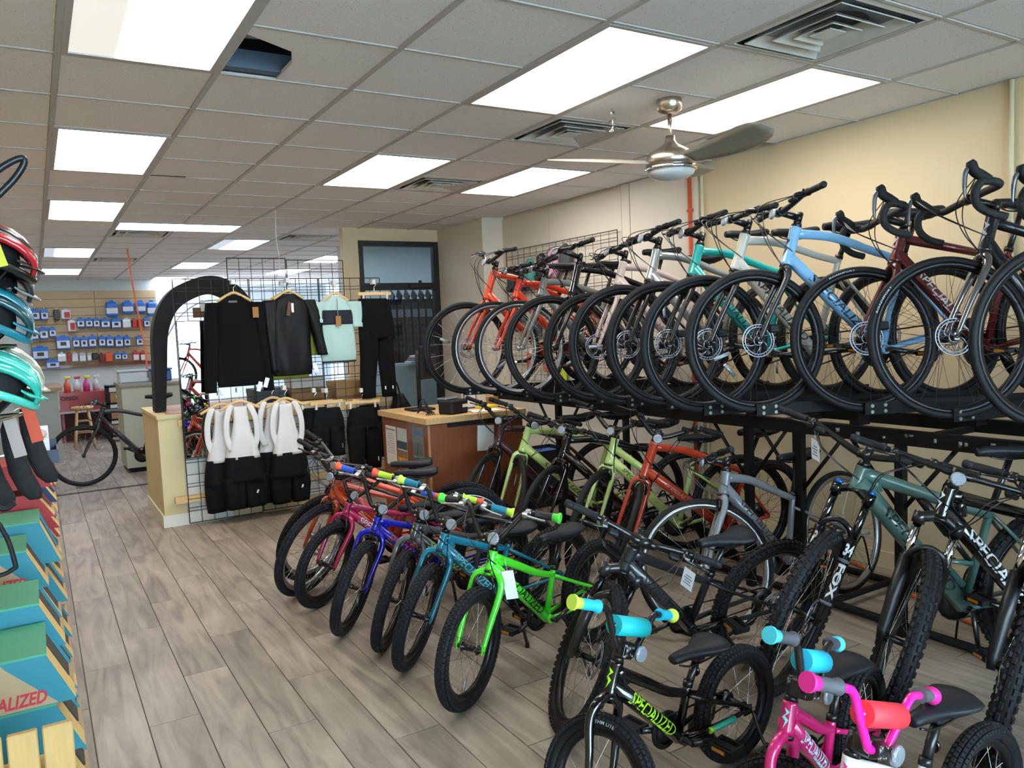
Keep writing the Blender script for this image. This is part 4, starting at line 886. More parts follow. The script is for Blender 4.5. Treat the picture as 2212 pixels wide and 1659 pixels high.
fr_ = thing('floor_rack', 'low black tube rack with wire wheel hoops on the floor', 'bike rack', (0, 0, 0))
for x in (3.57, 4.12): MB().tube([(x, 1.0, .032), (x, 5.2, .032)], .022, 10).build('rack_tube', RACKM, fr_)
for y in (1.75, 2.63, 3.9, 5.0): MB().tube([(3.57, y, .05), (4.12, y, .05)], .018, 8).build('rack_tube', RACKM, fr_)
for y in (1.55, 2.0, 2.74, 2.9, 3.5, 3.66, 3.98, 4.14, 4.4, 4.56, 4.8, 4.95):
    MB().tube(spline([(3.60, y, .04), (3.66, y, .30), (3.74, y, .36), (3.82, y, .30), (3.90, y, .26), (3.98, y, .30), (4.06, y, .04)], 4), .0055, 6).build('wheel_hoop', RACKM, fr_)
b = MB(); b.tube(spline([(4.36, 3.30, .012), (4.30, 3.0, .012), (4.16, 2.72, .012), (3.99, 2.33, .012), (3.90, 2.05, .012), (3.86, 1.7, .012)], 6), .0105, 8)
b.build('air_hose', M('hose_orange', 'd9692f', .5), label='orange hose lying on the floor behind the floor rack', cat='hose')
b = MB(); b.tube([(4.385, 4.475, .02), (4.385, 4.475, 2.75)], .015, 10); pp = b.build('wall_pipe', M('pipe_orange', 'c9552f', .45), label='orange red vertical pipe running down the right wall', cat='pipe')
for z in (.9, 1.55, 2.42): MB().box((4.39, 4.475, z), (.03, .05, .02)).build('pipe_clip', M('clip_orange', 'b5482a', .5), pp)
for y, z0, lab in ((4.36, 0, 'pale vertical conduit beside the orange pipe'), (2.16, 1.75, 'pale vertical conduit high on the cream wall by the right edge')):
    MB().tube([(4.40, y, z0 + .02), (4.40, y, 2.75)], .013, 8).build('conduit', M('conduit_cream', 'd5cba9', .5), label=lab, cat='conduit')
# ------------------------------------------------------------------ ceiling fan
fan = thing('ceiling_fan', 'brushed steel three blade ceiling fan with round light', 'ceiling fan', (2.985, 3.18, 2.76))
NICK = M('brushed_nickel', 'b9afa2', .28, 1., bump=.02, bscale=300)
MB().lathe([(.001, 0), (.066, 0), (.068, -.012), (.064, -.055), (.045, -.07), (.02, -.078), (.001, -.078)], 28).build('canopy', NICK, fan)
MB().cyl((0, 0, -.07), (0, 0, -.22), .0125, 14).build('down_rod', NICK, fan)
MB().lathe([(.001, -.19), (.024, -.19), (.026, -.215), (.04, -.235), (.085, -.262), (.122, -.285), (.132, -.31), (.132, -.355), (.001, -.356)], 36).build('motor_housing', NICK, fan)
MB().lathe([(.13, -.352), (.138, -.358), (.138, -.372), (.13, -.378), (.13, -.352)], 36).build('light_ring', CHROME, fan)
MB().lathe([(.128, -.374), (.12, -.392), (.09, -.412), (.045, -.424), (.001, -.427)], 32).build('light_bowl', M('frosted_glass', 'cfd3d6', .35, coat=.4), fan)
BLM = M('blade_grey', '8d8577', .45, var=.06, vscale=10, stretch=(2, 12, 12))
for k, a in enumerate((148.5, 28.5, 268.5)):
    mt = Matrix.Rotation(R_(a), 3, 'Z'); rings = []
    for t in range(11):
        r = .10 + .56 * t / 10; w_ = .05 + .055 * math.sin(min(1, t / 7) * math.pi / 2) - (.05 if t == 10 else .012 if t == 9 else 0); tw_ = R_(-20 + 7 * t / 10); zz = -.325 + .035 * (t / 10) ** 1.5; bend = .04 * math.sin(t / 10 * math.pi) 
        c_ = V((r, bend, zz)); e = V((0, math.cos(tw_), math.sin(tw_))); nz = V((0, -math.sin(tw_), math.cos(tw_)))
        rings.append([mt @ (c_ + e * (w_ * p) + nz * h_) for p, h_ in ((-1, 0), (-.5, .005), (.5, .006), (1, 0), (.5, -.003), (-.5, -.003))])
    MB().loft(rings).build('blade', BLM, fan)
MB().tube([(.02, -.09, -.3), (.02, -.09, -.30)], .001, 4)
tn = MB()
for k in range(26):
    a = random.uniform(0, 6.3); z = -random.uniform(0, .13); r = random.uniform(.005, .022); tn.box((r * math.cos(a), r * math.sin(a), z), (.012, .003, .008), Matrix.Rotation(a, 3, 'Z') @ Matrix.Rotation(random.uniform(0, 3), 3, 'X'))
tn.tube([(0, 0, 0), (0, 0, -.13)], .002, 5)
o = tn.build('tinsel_ornament', M('tinsel', 'd6dade', .15, 1.), label='small silver tinsel ornament hanging near the ceiling fan', cat='ornament', kind='thing'); o.location = (2.79, 3.42, 2.755)
MB().tube(spline([(2.03, 7.48, 2.755), (2.02, 7.48, 2.5), (2.035, 7.47, 2.3), (1.99, 7.45, 2.12)], 6), .004, 6).build('hanging_wire', M('wire_white', 'd9d6cc', .5), label='thin white wire hanging from ceiling to grid wall', cat='wire')
MB().tube(spline([(1.10, 11, 2.755), (1.12, 11, 2.40), (1.17, 11, 1.9), (1.215, 11, 1.45), (1.22, 11, 1.12)], 6), .011, 6).build('extension_cord', M('cord_orange', 'e8713e', .5), label='orange extension cord hanging from ceiling at the back', cat='cord')
# ------------------------------------------------------------------ half wall, mirror, arch
HW = M('half_wall_paint', 'd2c193', .8, var=.06, vscale=3, bump=.03)
hw = struct('wall_half', quadbox(.845, 2.98, 7.17, 8.26, 0, .93), HW)
quadbox(1.03, 2.98, 7.155, 7.17, .10, .93).build('wall_panel', M('panel_white', 'cfcdc4', .7, var=.04), hw)
quadbox(.835, 2.99, 7.15, 8.27, .93, .955).build('wall_cap', HW, hw)
quadbox(.93, 2.9, 7.24, 8.18, .954, .962).build('wood_top', M('top_wood', 'a5713f', .45, var=.15, vscale=5, stretch=(1.5, 14, 14)), hw)
bs = struct('baseboard_half_wall', MB().prism([(.832, 7.157), (1.4, 7.157), (1.4, 7.17), (.845, 7.17), (.845, 8.26), (.832, 8.26)], lambda a, c, t: V((a, c, t)), 0, .10), M('baseboard_white', 'ddd9cc', .5))
quadbox(.93, 1.22, 7.10, 7.155, .20, .255).build('batten', WOODL, hw)
quadbox(1.9, 2.9, 7.12, 7.155, .24, .30).build('batten', WOODL, hw); quadbox(1.0, 2.95, 7.12, 7.155, .86, .91).build('batten', WOODL, hw)
mr = thing('mirror', 'tall narrow mirror leaning at the left end of the grid wall', 'mirror', (1.14, 7.06, .59))
MIR = M('mirror_silver', 'f2f4f4', .01, 1.)
b = MB(); b.box((0, 0, .575), (.205, .006, 1.15)); b.build('mirror_glass', MIR, mr)
b = MB()
for sx in (-1, 1): b.box((sx * .106, .002, .575), (.007, .014, 1.16))
for z in (-.003, 1.153): b.box((0, .002, z), (.219, .014, .007))
b.build('mirror_frame', BLACKM, mr)
ar = thing('display_arch', 'black curved arch display standing on the half wall', 'display arch', (0, 7.6, .96)); ar.location = (0, 7.62, .96)
pth = spline([(.92, 0, 0), (.945, 0, .40), (.97, 0, .72), (1.06, 0, .94), (1.21, 0, 1.06), (1.42, 0, 1.12), (1.60, 0, 1.05), (1.72, 0, .90)], 5); rings = []
for i, p in enumerate(pth):
    t = (pth[min(i + 1, len(pth) - 1)] - pth[max(i - 1, 0)]).normalized(); nn = V((-t.z, 0, t.x)); w_ = .045 + .035 * min(1, i / 18)
    rings.append([p + nn * (w_ * a) + V((0, d_, 0)) for a, d_ in ((-1, -.09), (1, -.09), (1, .09), (-1, .09))])
MB().loft(rings, smooth=False).build('arch_band', M('arch_black', '08090b', .8, bump=.15, bscale=60), ar)
MB().tube(spline([(1.02, -.06, .66), (1.14, -.06, .84), (1.32, -.06, .96), (1.5, -.06, .98)], 5), .006, 6).build('arch_trim', STEEL, ar)
MB().box((1.33, -.03, .87), (.14, .06, .09)).build('sign_block', M('sign_wood', '6a4a30', .6, var=.2), ar); MB().box((1.34, -.065, .93), (.04, .01, .10)).build('price_card', WHITE, ar)
# ------------------------------------------------------------------ grid panels
WIRE = M('grid_wire', '1b1b1d', .5)
def grid_panel(label, x0, x1, z0, z1, y, axis='x', dx=.102, dz=.102, grp='black wire grid panels'):
    t = thing('grid_panel', label, 'grid panel', (0, 0, 0), grp); P = (lambda a, z: V((a, y, z))) if axis == 'x' else (lambda a, z: V((y, a, z)))
    b = MB(); 
    for a in (x0, x1): b.tube([P(a, z0), P(a, z1)], .0042, 6)
    for z in (z0, z1): b.tube([P(x0, z), P(x1, z)], .0042, 6)
    b.build('panel_frame', WIRE, t); b = MB(); n = max(1, round((x1 - x0) / dx)); k = max(1, round((z1 - z0) / dz))
    for i in range(1, n): b.tube([P(x0 + (x1 - x0) * i / n, z0), P(x0 + (x1 - x0) * i / n, z1)], .0026, 4)
    for i in range(1, k):
        z = z0 + (z1 - z0) * i / k
        b.tube([P(x0, z), P(x1, z)], .0026, 4)
        if i % 2: b.tube([P(x0, z + .028), P(x1, z + .028)], .0026, 4)
    b.build('wires', WIRE, t, kind='stuff'); return t
grid_panel('black wire grid panel behind the black sweatshirt', 1.03, 1.645, .02, 2.10, 7.10); grid_panel('black wire grid panel behind the dark jacket and mint jersey', 1.655, 2.27, .03, 2.10, 7.10); grid_panel('black wire grid panel behind the black trousers', 2.28, 2.875, .04, 2.10, 7.10)
grid_panel('tall wire grid panel rising above the sweatshirt', 1.49, 2.0, 1.2, 2.285, 7.16); grid_panel('tall wire grid panel rising above the mint jersey', 2.01, 2.54, 1.2, 2.27, 7.16)
grid_panel('wire grid panel with caps on the right wall', 5.34, 7.2, .9, 2.38, 4.37, 'y', .12, .09)
# ------------------------------------------------------------------ clothes
def cfolds(rings_def, seed, n=26, amp=.10, fr=5, y=0):
    """rings_def: (cx, cy, z, half width, half depth)"""
    rnd = random.Random(seed); ph = [rnd.uniform(0, 6.28) for _ in range(6)]; out = []
    zs = [r[2] for r in rings_def]; N = len(rings_def); dense = []
    for i in range(N - 1):
        for k in range(4):
            t = k / 4; dense.append([rings_def[i][q] * (1 - t) + rings_def[i + 1][q] * t for q in range(5)])
    dense.append(list(rings_def[-1]))
    for j, (cx, cy, z, hw_, hd) in enumerate(dense):
        ring = []
        for k in range(n):
            a = 2 * math.pi * k / n; ca, sa = math.cos(a), math.sin(a)
            f = 1 + amp * (math.sin(fr * a + ph[0] + z * 6) * .6 + math.sin((fr + 3) * a + ph[1] - z * 9) * .4)
            x = hw_ * math.copysign(abs(ca) ** .75, ca) * (1 + (f - 1) * .3); yy = hd * math.copysign(abs(sa) ** .8, sa) * (1 + (f - 1) * 2.4) + .012 * math.sin(13 * x + ph[2] + z * 5) * (1 if hw_ > .06 else .3)
            ring.append(V((cx + x, cy + yy, z)))
        out.append(ring)
    return out
def hanger(parent, cx, cy, z, w_=.19, clips=False, ang=0.):
    mt = Matrix.Rotation(ang, 3, 'Z'); c0 = V((cx, cy, z)); T = lambda p: c0 + mt @ V(p)
    if not clips:
        MB().tube([T(p) for p in spline([(-w_, 0, -.055), (-w_ * .5, 0, -.012), (0, 0, .018), (w_ * .5, 0, -.012), (w_, 0, -.055)], 5)], .012, 8, up=(0, 1, 0), asp=.7).build('hanger_bar', WOODL, parent)
    else:
        MB().rbox(c0, (2 * w_, .02, .032), .004, mt).build('hanger_bar', WOODL, parent)
        for s_ in (-1, 1): MB().box(T((s_ * w_ * .7, -.014, -.03)), (.018, .018, .05), mt).build('hanger_clip', M('clip_clear', 'c9c7bf', .3), parent)
    MB().tube([T(p) for p in spline([(0, 0, .015), (0, 0, .06), (.022, 0, .09), (0, 0, .112), (-.02, 0, .095)], 5)], .0025, 6).build('hanger_hook', CHROME, parent)
    MB().box(T((0, .03, .11)), (.03, .07, .04), mt).build('grid_hook', M('hook_clear', 'd6d6d2', .2, coat=.5), parent)
CG = 'clothes hanging on the grid wall'
KNIT = M('cloth_black_knit', '060709', .95, bump=.25, bscale=400); NYL = M('cloth_black_nylon', '08090a', .55, bump=.3, bscale=35); LYC = M('cloth_black_lycra', '060608', .85, bump=.2, bscale=45)
OLIV = M('cloth_olive', '7d8a1c', .6, bump=.2, bscale=40); MINT = M('cloth_mint', 'a9c9c4', .8, bump=.2, bscale=45); NAVY = M('cloth_navy', '0f1626', .8, bump=.15, bscale=45); WMESH = M('cloth_white_mesh', 'd9d5d2', .85, bump=.25, bscale=300)
for m_ in (KNIT, NYL, LYC): m_.node_tree.nodes['Principled BSDF'].inputs['Specular IOR Level'].default_value = .25
def top_garment(name, label, cx, cy, zt, zb, hw_, mat, sl, slen_z, seed, sleeve_w=.062, hd=.05, outx=.06, tagc=None, hang=True):
    t = thing(name, label, 'clothing', (0, 0, 0), CG)
    MB().loft(cfolds([(cx, cy, zt, hw_ * .30, hd * .45), (cx, cy, zt - .03, hw_ * .52, hd * .7), (cx, cy, zt - .06, hw_ * .78, hd * .9), (cx, cy, zt - .10, hw_ * .95, hd), (cx, cy, zt - .2, hw_ * .98, hd * 1.15), (cx, cy, (zt + zb) / 2, hw_, hd * 1.1), (cx, cy, zb + .06, hw_ * 1.02, hd * 1.15), (cx, cy, zb, hw_ * .96, hd * .95)], seed)).build('body', mat, t)
    for s_, (ex, ez) in ((-1, sl[0]), (1, sl[1])):
        x0 = cx + s_ * hw_ * .93; sec = []
        for q in range(6):
            f = q / 5; sec.append((x0 + (ex - x0) * f ** .7, cy - .01, zt - .055 + (ez - (zt - .055)) * f, sleeve_w * (1.05 - .3 * f), .042 * (1.05 - .25 * f)))
        MB().loft(cfolds(sec, seed + s_ + 5, 16, .14, 3)).build('sleeve', mat, t)
    if hang: hanger(t, cx, cy, zt + .01, hw_ * .75)
    return t
sw = top_garment('sweatshirt', 'black crew neck sweatshirt with brown swing tag on the grid wall', 1.495, 6.98, 1.945, 1.175, .188, KNIT, ((1.25, 1.13), (1.735, 1.115)), 0, 3)
MB().box((1.65, 6.91, 1.80), (.05, .004, .09)).build('swing_tag', M('tag_kraft', '9a6a35', .7), sw); MB().box((1.47, 6.922, 1.895), (.07, .004, .018)).build('neck_label', M('label_grey', '5b5d60', .6), sw)
for x, z in ((1.64, 1.16), (1.70, 1.19)): MB().box((x, 6.90, z), (.035, .003, .085), Matrix.Rotation(R_(18), 3, 'Y')).build('swing_tag', WHITE, sw)
jo = top_garment('jacket', 'olive green jacket half hidden behind the black jacket', 1.93, 7.045, 1.935, 1.205, .195, OLIV, ((1.76, 1.35), (2.17, 1.4)), 0, 9, hd=.035)
jk = top_garment('jacket', 'thin black zip jacket hanging in front of olive one', 1.955, 6.96, 1.955, 1.235, .175, NYL, ((1.80, 1.27), (2.235, 1.40)), 0, 11, outx=.1)
MB().box((1.935, 6.893, 1.82), (.035, .004, .12), Matrix.Rotation(R_(12), 3, 'Y')).build('swing_tag', M('tag_brown', '5a3a22', .7), jk); MB().box((1.965, 6.89, 1.83), (.02, .004, .08)).build('swing_tag', WHITE, jk); MB().box((2.14, 6.89, 1.29), (.035, .003, .085), Matrix.Rotation(R_(-14), 3, 'Y')).build('swing_tag', WHITE, jk)
je = top_garment('cycling_jersey', 'mint cycling jersey with navy chest band and kraft tag', 2.385, 6.97, 1.93, 1.335, .165, MINT, ((2.215, 1.69), (2.575, 1.64)), 0, 21, sleeve_w=.075)
MB().loft(cfolds([(2.385, 6.97, 1.80, .1655, .059), (2.385, 6.97, 1.74, .1665, .061), (2.385, 6.97, 1.67, .167, .060)], 21)).build('chest_band', NAVY, je)
MB().box((2.37, 6.885, 1.80), (.006, .004, .20)).build('zipper', M('zip_grey', '6b7376', .4), je); MB().box((2.37, 6.88, 1.70), (.05, .004, .09)).build('swing_tag', M('tag_kraft', '9a6a35', .7), je)
MB().loft(cfolds([(2.385, 6.97, 1.338, .160, .05), (2.385, 6.97, 1.322, .160, .05)], 21)).build('hem_band', NAVY, je)
pt = thing('trousers', 'black trousers clipped to a wooden hanger', 'clothing', (0, 0, 0), CG)
MB().loft(cfolds([(2.76, 6.97, 1.90, .155, .035), (2.76, 6.97, 1.80, .165, .05), (2.765, 6.97, 1.66, .175, .055), (2.77, 6.97, 1.52, .172, .05)], 31)).build('waist', KNIT, pt)
for s_, cx in ((-1, 2.675), (1, 2.845)): MB().loft(cfolds([(cx + .005, 6.97, 1.60, .088, .05), (cx, 6.96, 1.40, .085, .05), (cx - .02 * (s_ < 0), 6.96, 1.15, .075, .045), (cx - .03 * (s_ < 0) + .01, 6.96, .97, .07, .04)], 33 + s_, 18, .16, 3)).build('leg', KNIT, pt)
hanger(pt, 2.765, 6.97, 1.945, .165, True)
for x in (2.80, 2.875): MB().box((x, 6.905, 1.06), (.012, .003, .03)).build('reflective_mark', WHITE, pt)
def bib(label, cx, cy, dz, seed):
    t = thing('bib_shorts', label, 'clothing', (0, 0, 0), CG)
    MB().loft(cfolds([(cx, cy, 1.01 + dz, .055, .02), (cx, cy, .90 + dz, .062, .025), (cx, cy, .78 + dz, .085, .035), (cx, cy, .66 + dz, .125, .04), (cx, cy, .56 + dz, .145, .045)], seed)).build('bib_panel', WMESH, t)
    for s_ in (-1, 1): MB().tube(spline([(cx + s_ * .075, cy, 1.03 + dz), (cx + s_ * .12, cy - .02, .90 + dz), (cx + s_ * .125, cy - .02, .75 + dz), (cx + s_ * .09, cy - .025, .64 + dz)], 5), [.008, .0075, .0075, .009], 12, up=(1, 0, 0), asp=3.3).build('strap', WMESH, t)
    MB().loft(cfolds([(cx, cy, .58 + dz, .148, .046), (cx, cy, .48 + dz, .165, .055), (cx, cy, .36 + dz, .175, .06)], seed + 1)).build('waist', LYC, t)
    for s_ in (-1, 1): MB().loft(cfolds([(cx + s_ * .085, cy, .40 + dz, .092, .055), (cx + s_ * .09, cy - .005, .28 + dz, .09, .055), (cx + s_ * .085, cy, .13 + dz, .08, .05)], seed + 3 + s_, 18, .14, 3)).build('leg', LYC, t)
    hanger(t, cx, cy, 1.04 + dz, .17); MB().box((cx + .09, cy - .062, .27 + dz), (.014, .003, .03), Matrix.Rotation(.4, 3, 'Y')).build('logo_mark', WHITE, t)
    return t
bib('white and black bib shorts hanging in front on the left', 1.47, 6.93, -.01, 41); bib('white and black bib shorts behind the left pair', 1.33, 7.01, -.03, 47); bib('white and black bib shorts hanging in front on the right', 1.86, 6.93, -.02, 53); bib('white and black bib shorts mostly hidden behind the right pair', 1.77, 7.01, -.01, 59)
def shorts(label, cx, cy, zt, hw_, ln, seed, ang):
    t = thing('cycling_shorts', label, 'clothing', (0, 0, 0), CG)
    MB().loft(cfolds([(cx, cy, zt, hw_ * .75, .03), (cx, cy, zt - .1, hw_ * .95, .045), (cx, cy, zt - .2, hw_, .05)], seed)).build('waist', LYC, t)
    for s_ in (-1, 1): MB().loft(cfolds([(cx + s_ * hw_ * .48, cy, zt - .17, hw_ * .52, .05), (cx + s_ * hw_ * .52, cy, zt - .3, hw_ * .5, .05), (cx + s_ * hw_ * .52, cy, zt - ln, hw_ * .46, .045)], seed + 2 + s_, 18, .14, 3)).build('leg', LYC, t)
    hanger(t, cx, cy, zt + .05, .165, True, ang); MB().box((cx + hw_ * .7, cy - .055, zt - ln + .09), (.008, .003, .04)).build('logo_mark', WHITE, t)
shorts('black cycling shorts left of pair beside the wooden desk', 2.24, 6.95, .915, .15, .44, 61, .18); shorts('black cycling shorts behind the left shorts', 2.15, 7.02, .92, .13, .42, 67, -.1); shorts('longer black cycling shorts touching the wooden desk', 2.58, 6.95, .89, .155, .58, 71, -.15); shorts('black cycling shorts on the crossed hanger behind', 2.66, 7.03, .90, .14, .5, 73, .2)
# shelf clutter behind the panels
cl_ = [('shoe_box', 'brown shoe box on the half wall behind the jersey', (2.2, 7.5, 1.02), (.34, .3, .12), '8a6a45'), ('shoe_box', 'grey shoe box on the half wall behind the jacket', (1.85, 7.55, 1.03), (.3, .28, .14), '555a5f'), ('shoe_box', 'tan box on the half wall behind the trousers', (2.62, 7.5, 1.04), (.3, .3, .16), 'b08a58'), ('shoe_box', 'low white box stacked on the brown shoe box', (2.2, 7.5, 1.13), (.3, .26, .09), 'c9c5bb')]
for nm, lab, c_, d_, hx in cl_:
    t = thing(nm, lab, 'box', (c_[0], c_[1], c_[2] - d_[2] / 2), 'boxes on the half wall'); MB().rbox((0, 0, d_[2] * .35), (d_[0], d_[1], d_[2] * .7), .003).build('box_body', M('card_' + hx, hx, .8, var=.06), t); MB().rbox((0, 0, d_[2] * .84), (d_[0] + .006, d_[1] + .006, d_[2] * .32), .003).build('box_lid', M('card_' + hx, hx, .8, var=.06), t)

# ------------------------------------------------------------------ service desk
dk = thing('service_desk', 'cherry wood service desk with pale wood top', 'desk', (0, 0, 0)); dk.location = (0, 0, 0)
quadbox(2.50, 3.34, 5.36, 6.28, 0, .865).build('desk_body', WOODM, dk)
quadbox(2.47, 3.36, 5.33, 6.30, .875, .92).build('desk_top', M('top_birch', 'c9a26e', .5, var=.1, vscale=5, stretch=(14, 2, 14)), dk)
quadbox(2.492, 2.508, 5.352, 5.368, 0, .866).build('corner_bead', M('bead_tan', 'a77b4d', .5), dk)
quadbox(2.66, 3.33, 5.352, 5.36, .835, .874).build('recess_shade_strip', M('recess_shade_black', '0c0b0b', .8), dk)  # black strip stands in for the shade in the recess under the top
PX = 2.499
def paper(name, label, y0, y1, z0, z1, c, lines, ttl=None, band=None):
    t = thing(name, label, 'poster', (PX, (y0 + y1) / 2, z0)); MB().box((-.0012, 0, (z1 - z0) / 2), (.0012, y1 - y0, z1 - z0)).build('sheet', M('sheet_' + c, c, .7, var=.02), t)
    if band:
        for a, b_, cc in band: MB().box((-.0024, 0, (z1 - z0) * (a + b_) / 2), (.0010, (y1 - y0) * .98, (z1 - z0) * (b_ - a))).build('print_band', M('sheet_' + cc, cc, .7, var=.25, vscale=40), t)
    for k in range(lines): MB().box((-.0022, 0, (z1 - z0) * (.8 - .06 * k)), (.0008, (y1 - y0) * (.7 if k % 3 else .5), .004)).build('print_line', M('ink_grey', '8a8a88', .7), t)
    if ttl: flat_text('lettering', ttl[0], (-.0038, (y1 - y0) * .42, (z1 - z0) * ttl[1]), (0, -1, 0), (0, 0, 1), ttl[2], M('ink_' + ttl[3], ttl[3], .6), t, width=(y1 - y0) * .84, bold=.02)
    return t
paper('notice_sheet', 'white printed notice taped to the left side of the desk', 5.99, 6.21, .47, .80, 'd9d6cc', 9, ('Store Policy', .88, .02, '55554f'))
paper('flyer', 'grey and orange flyer beside the white notice on the desk', 5.77, 5.97, .42, .80, 'b9bcb8', 0, None, [(0, .36, 'd98a35'), (.36, .52, '8a6a3f'), (.55, .72, '3a4852')])
mp_ = paper('tool_plate', 'grey metal tool display plate on the side of the desk', 5.45, 5.66, .38, .84, '6f7674', 0, ('SHIMANO TEC', .86, .035, '3f86c4'))
for r in range(3):
    for c in range(2): MB().rbox((-.006, (c - .5) * .092, .06 + r * .115), (.010, .08, .098), .003).build('display_tile', M('plate_metal', '7d8684', .4, .7), mp_)
t = thing('paper_note', 'blank white sheet taped to the front of the desk', 'paper', (2.99, 5.357, .62)); MB().box((0, -.001, .1), (.15, .0015, .20), Matrix.Rotation(.06, 3, 'Y')).build('sheet', WHITE, t)
pr = thing('receipt_printer', 'black receipt printer on the service desk', 'printer', (2.80, 5.52, .92), rz=.35)
MB().rbox((0, 0, .055), (.20, .15, .11), .012).build('printer_body', BLACKM, pr); MB().rbox((-.01, .05, .118), (.15, .10, .02), .008).build('paper_cover', M('cover_clear', '6d7074', .2, coat=.5), pr); MB().box((.06, -.0765, .06), (.07, .002, .025)).build('sticker', WHITE, pr)
t = thing('cable_bundle', 'tangle of dark cables on the service desk', 'cables', (2.62, 5.62, .922))
for k in range(5): MB().tube(spline([(-.06 + .02 * k, -.1, .006), (.0, -.03 + .03 * k, .02 + .02 * (k % 2)), (.06, .02 * k, .008), (.02, .12, .03 + .02 * k), (-.05, .08, .006)], 6), .0035, 6).build('cable', BLACKM, t)
mo = thing('monitor', 'black monitor on a pole seen from behind on the desk', 'monitor', (2.72, 5.98, .92))
MB().rbox((0, 0, .01), (.2, .2, .02), .006).build('stand_foot', BLACKM, mo); MB().cyl((0, 0, .01), (0, 0, .50), .018, 12).build('stand_pole', BLACKM, mo); MB().rbox((.10, -.02, .40), (.26, .035, .28), .01, Matrix.Rotation(.5, 3, 'Z')).build('screen_housing', BLACKM, mo); MB().rbox((.10, -.05, .40), (.12, .03, .14), .008, Matrix.Rotation(.5, 3, 'Z')).build('rear_cover', BLACK, mo)
t = thing('sign_stand', 'small white counter sign with blue border on the desk', 'sign', (3.06, 5.72, .92), rz=.1); MB().box((0, 0, .08), (.13, .004, .16)).build('sign_plate', M('sign_blue', '3a5f9c', .4), t); MB().box((0, -.003, .08), (.105, .003, .135)).build('sign_card', WHITE, t)
for nm, lab, c_, d_, hx, rz in (('note_pad', 'yellow note pad on the service desk', (3.18, 5.66, .92), (.16, .11, .022), 'd9c83a', .3), ('paper_stack', 'white paper stack on the front edge of the desk', (3.05, 5.46, .92), (.24, .16, .008), 'e3e1dc', -.2), ('paper_box', 'white carton at the back of the desk', (3.22, 5.95, .92), (.16, .14, .12), 'd8d4c4', .2)):
    t = thing(nm, lab, 'paper' if 'paper' in nm or 'pad' in nm else 'box', c_, rz=rz); MB().rbox((0, 0, d_[2] / 2), d_, .002).build('body', M('card_' + hx, hx, .7, var=.05), t)
ch = thing('wood_chair', 'small wooden chair back under the rack by the desk', 'chair', (3.45, 6.1, 0))
MB().rbox((0, 0, .91), (.24, .025, .13), .01).build('backrest', M('oak_wood', 'b5813f', .5, var=.12, stretch=(2, 14, 14)), ch); MB().rbox((0, .2, .45), (.36, .36, .03), .01).build('seat', M('oak_wood', 'b5813f', .5), ch)
for x in (-.14, .14):
    MB().cyl((x * .8, 0, .43), (x * .8, 0, .86), .010).build('back_post', BLACKM, ch)
    for y in (.04, .36): MB().cyl((x, y, 0), (x, y, .44), .012).build('leg', BLACKM, ch)
# dark storage bin behind the floor rack
bn = thing('storage_bin', 'dark blue plastic bin on the floor behind the rack', 'bin', (3.75, 5.75, 0)); b = MB(); o_ = [(-1, -1), (1, -1), (1, 1), (-1, 1)]
b.loft([[V((x * .17, y * .12, 0)) for x, y in o_], [V((x * .22, y * .16, .5)) for x, y in o_], [V((x * .21, y * .15, .5)) for x, y in o_], [V((x * .16, y * .11, .02)) for x, y in o_]], smooth=False); b.build('bin_shell', M('bin_navy', '151b2b', .5), bn); MB().box((0, 0, .46), (.36, .24, .03)).build('bin_liner', M('liner_blue', '2f62b0', .5), bn)
# ------------------------------------------------------------------ office behind the interior window: boxed parts on slats
of = thing('parts_display', 'tall black display of boxed parts behind the interior window', 'display', (0, 9.2, 0)); of.location = (0, 9.2, 0)
BX = M('display_black', '17191d', .45); BG = M('display_grey', '5d6166', .45, var=.2, vscale=30)
for i in range(7):
    x = 3.86 + i * .10
    MB().rbox((x, .0, 1.58), (.088, .12, .80), .004).build('display_column', BX, of)
    MB().box((x, -.062, 1.80), (.07, .004, .10)).build('header_card', BG, of)
    for r in range(5):
        for c in range(2): MB().box((x - .02 + c * .04, -.066, 1.68 - r * .085), (.024, .012, .05)).build('parts_pack', M('pack_dark', '2c3036', .4, var=.5, vscale=90), of)
    MB().box((x, -.05, 2.02), (.02, .14, .10), Matrix.Rotation(.6, 3, 'X')).build('top_fin', BX, of)
MB().rbox((4.62, .05, 1.45), (.03, .30, 1.2), .004).build('side_panel', BX, of)
flat_text('lettering', 'SPECIALIZED', (4.60, -.10, .95), (0, 0, 1), (0, 1, 0), .10, M('lettering_c9cbd0', 'c9cbd0', .5), of, width=1.0)
MB().box((4.2, .1, .575), (.9, .5, 1.15)).build('display_base', M('counter_grey', 'a8b0b2', .7), of)
t = thing('cloth_pile', 'heap of folded grey cloths below the black display', 'cloth', (4.02, 8.95, 1.16)); 
for k in range(5): MB().rbox((.02 * k, .01 * k, .012 + .022 * k), (.22 - .015 * k, .16, .022), .006, Matrix.Rotation(.15 * k, 3, 'Z')).build('fold', M('rag_%d' % k, ['9aa3a8', 'b7bcc0', '6a6d74', 'a8716c', 'c9ccd0'][k], .9, bump=.2, bscale=30), t)
bb_ = thing('messenger_bag', 'black bag hanging below the trousers by the desk', 'bag', (3.0, 6.7, .95)); MB().loft(cfolds([(0, 0, 0.05, .13, .06), (0, 0, .2, .14, .07), (-.02, 0, .38, .10, .06), (-.03, 0, .5, .04, .03)], 81)).build('bag_body', NYL, bb_); MB().tube(spline([(-.1, 0, .40), (-.06, 0, .62), (0, 0, .40)], 5), .008, 6).build('bag_strap', NYL, bb_); bb_.location = (3.02, 7.04, .48)
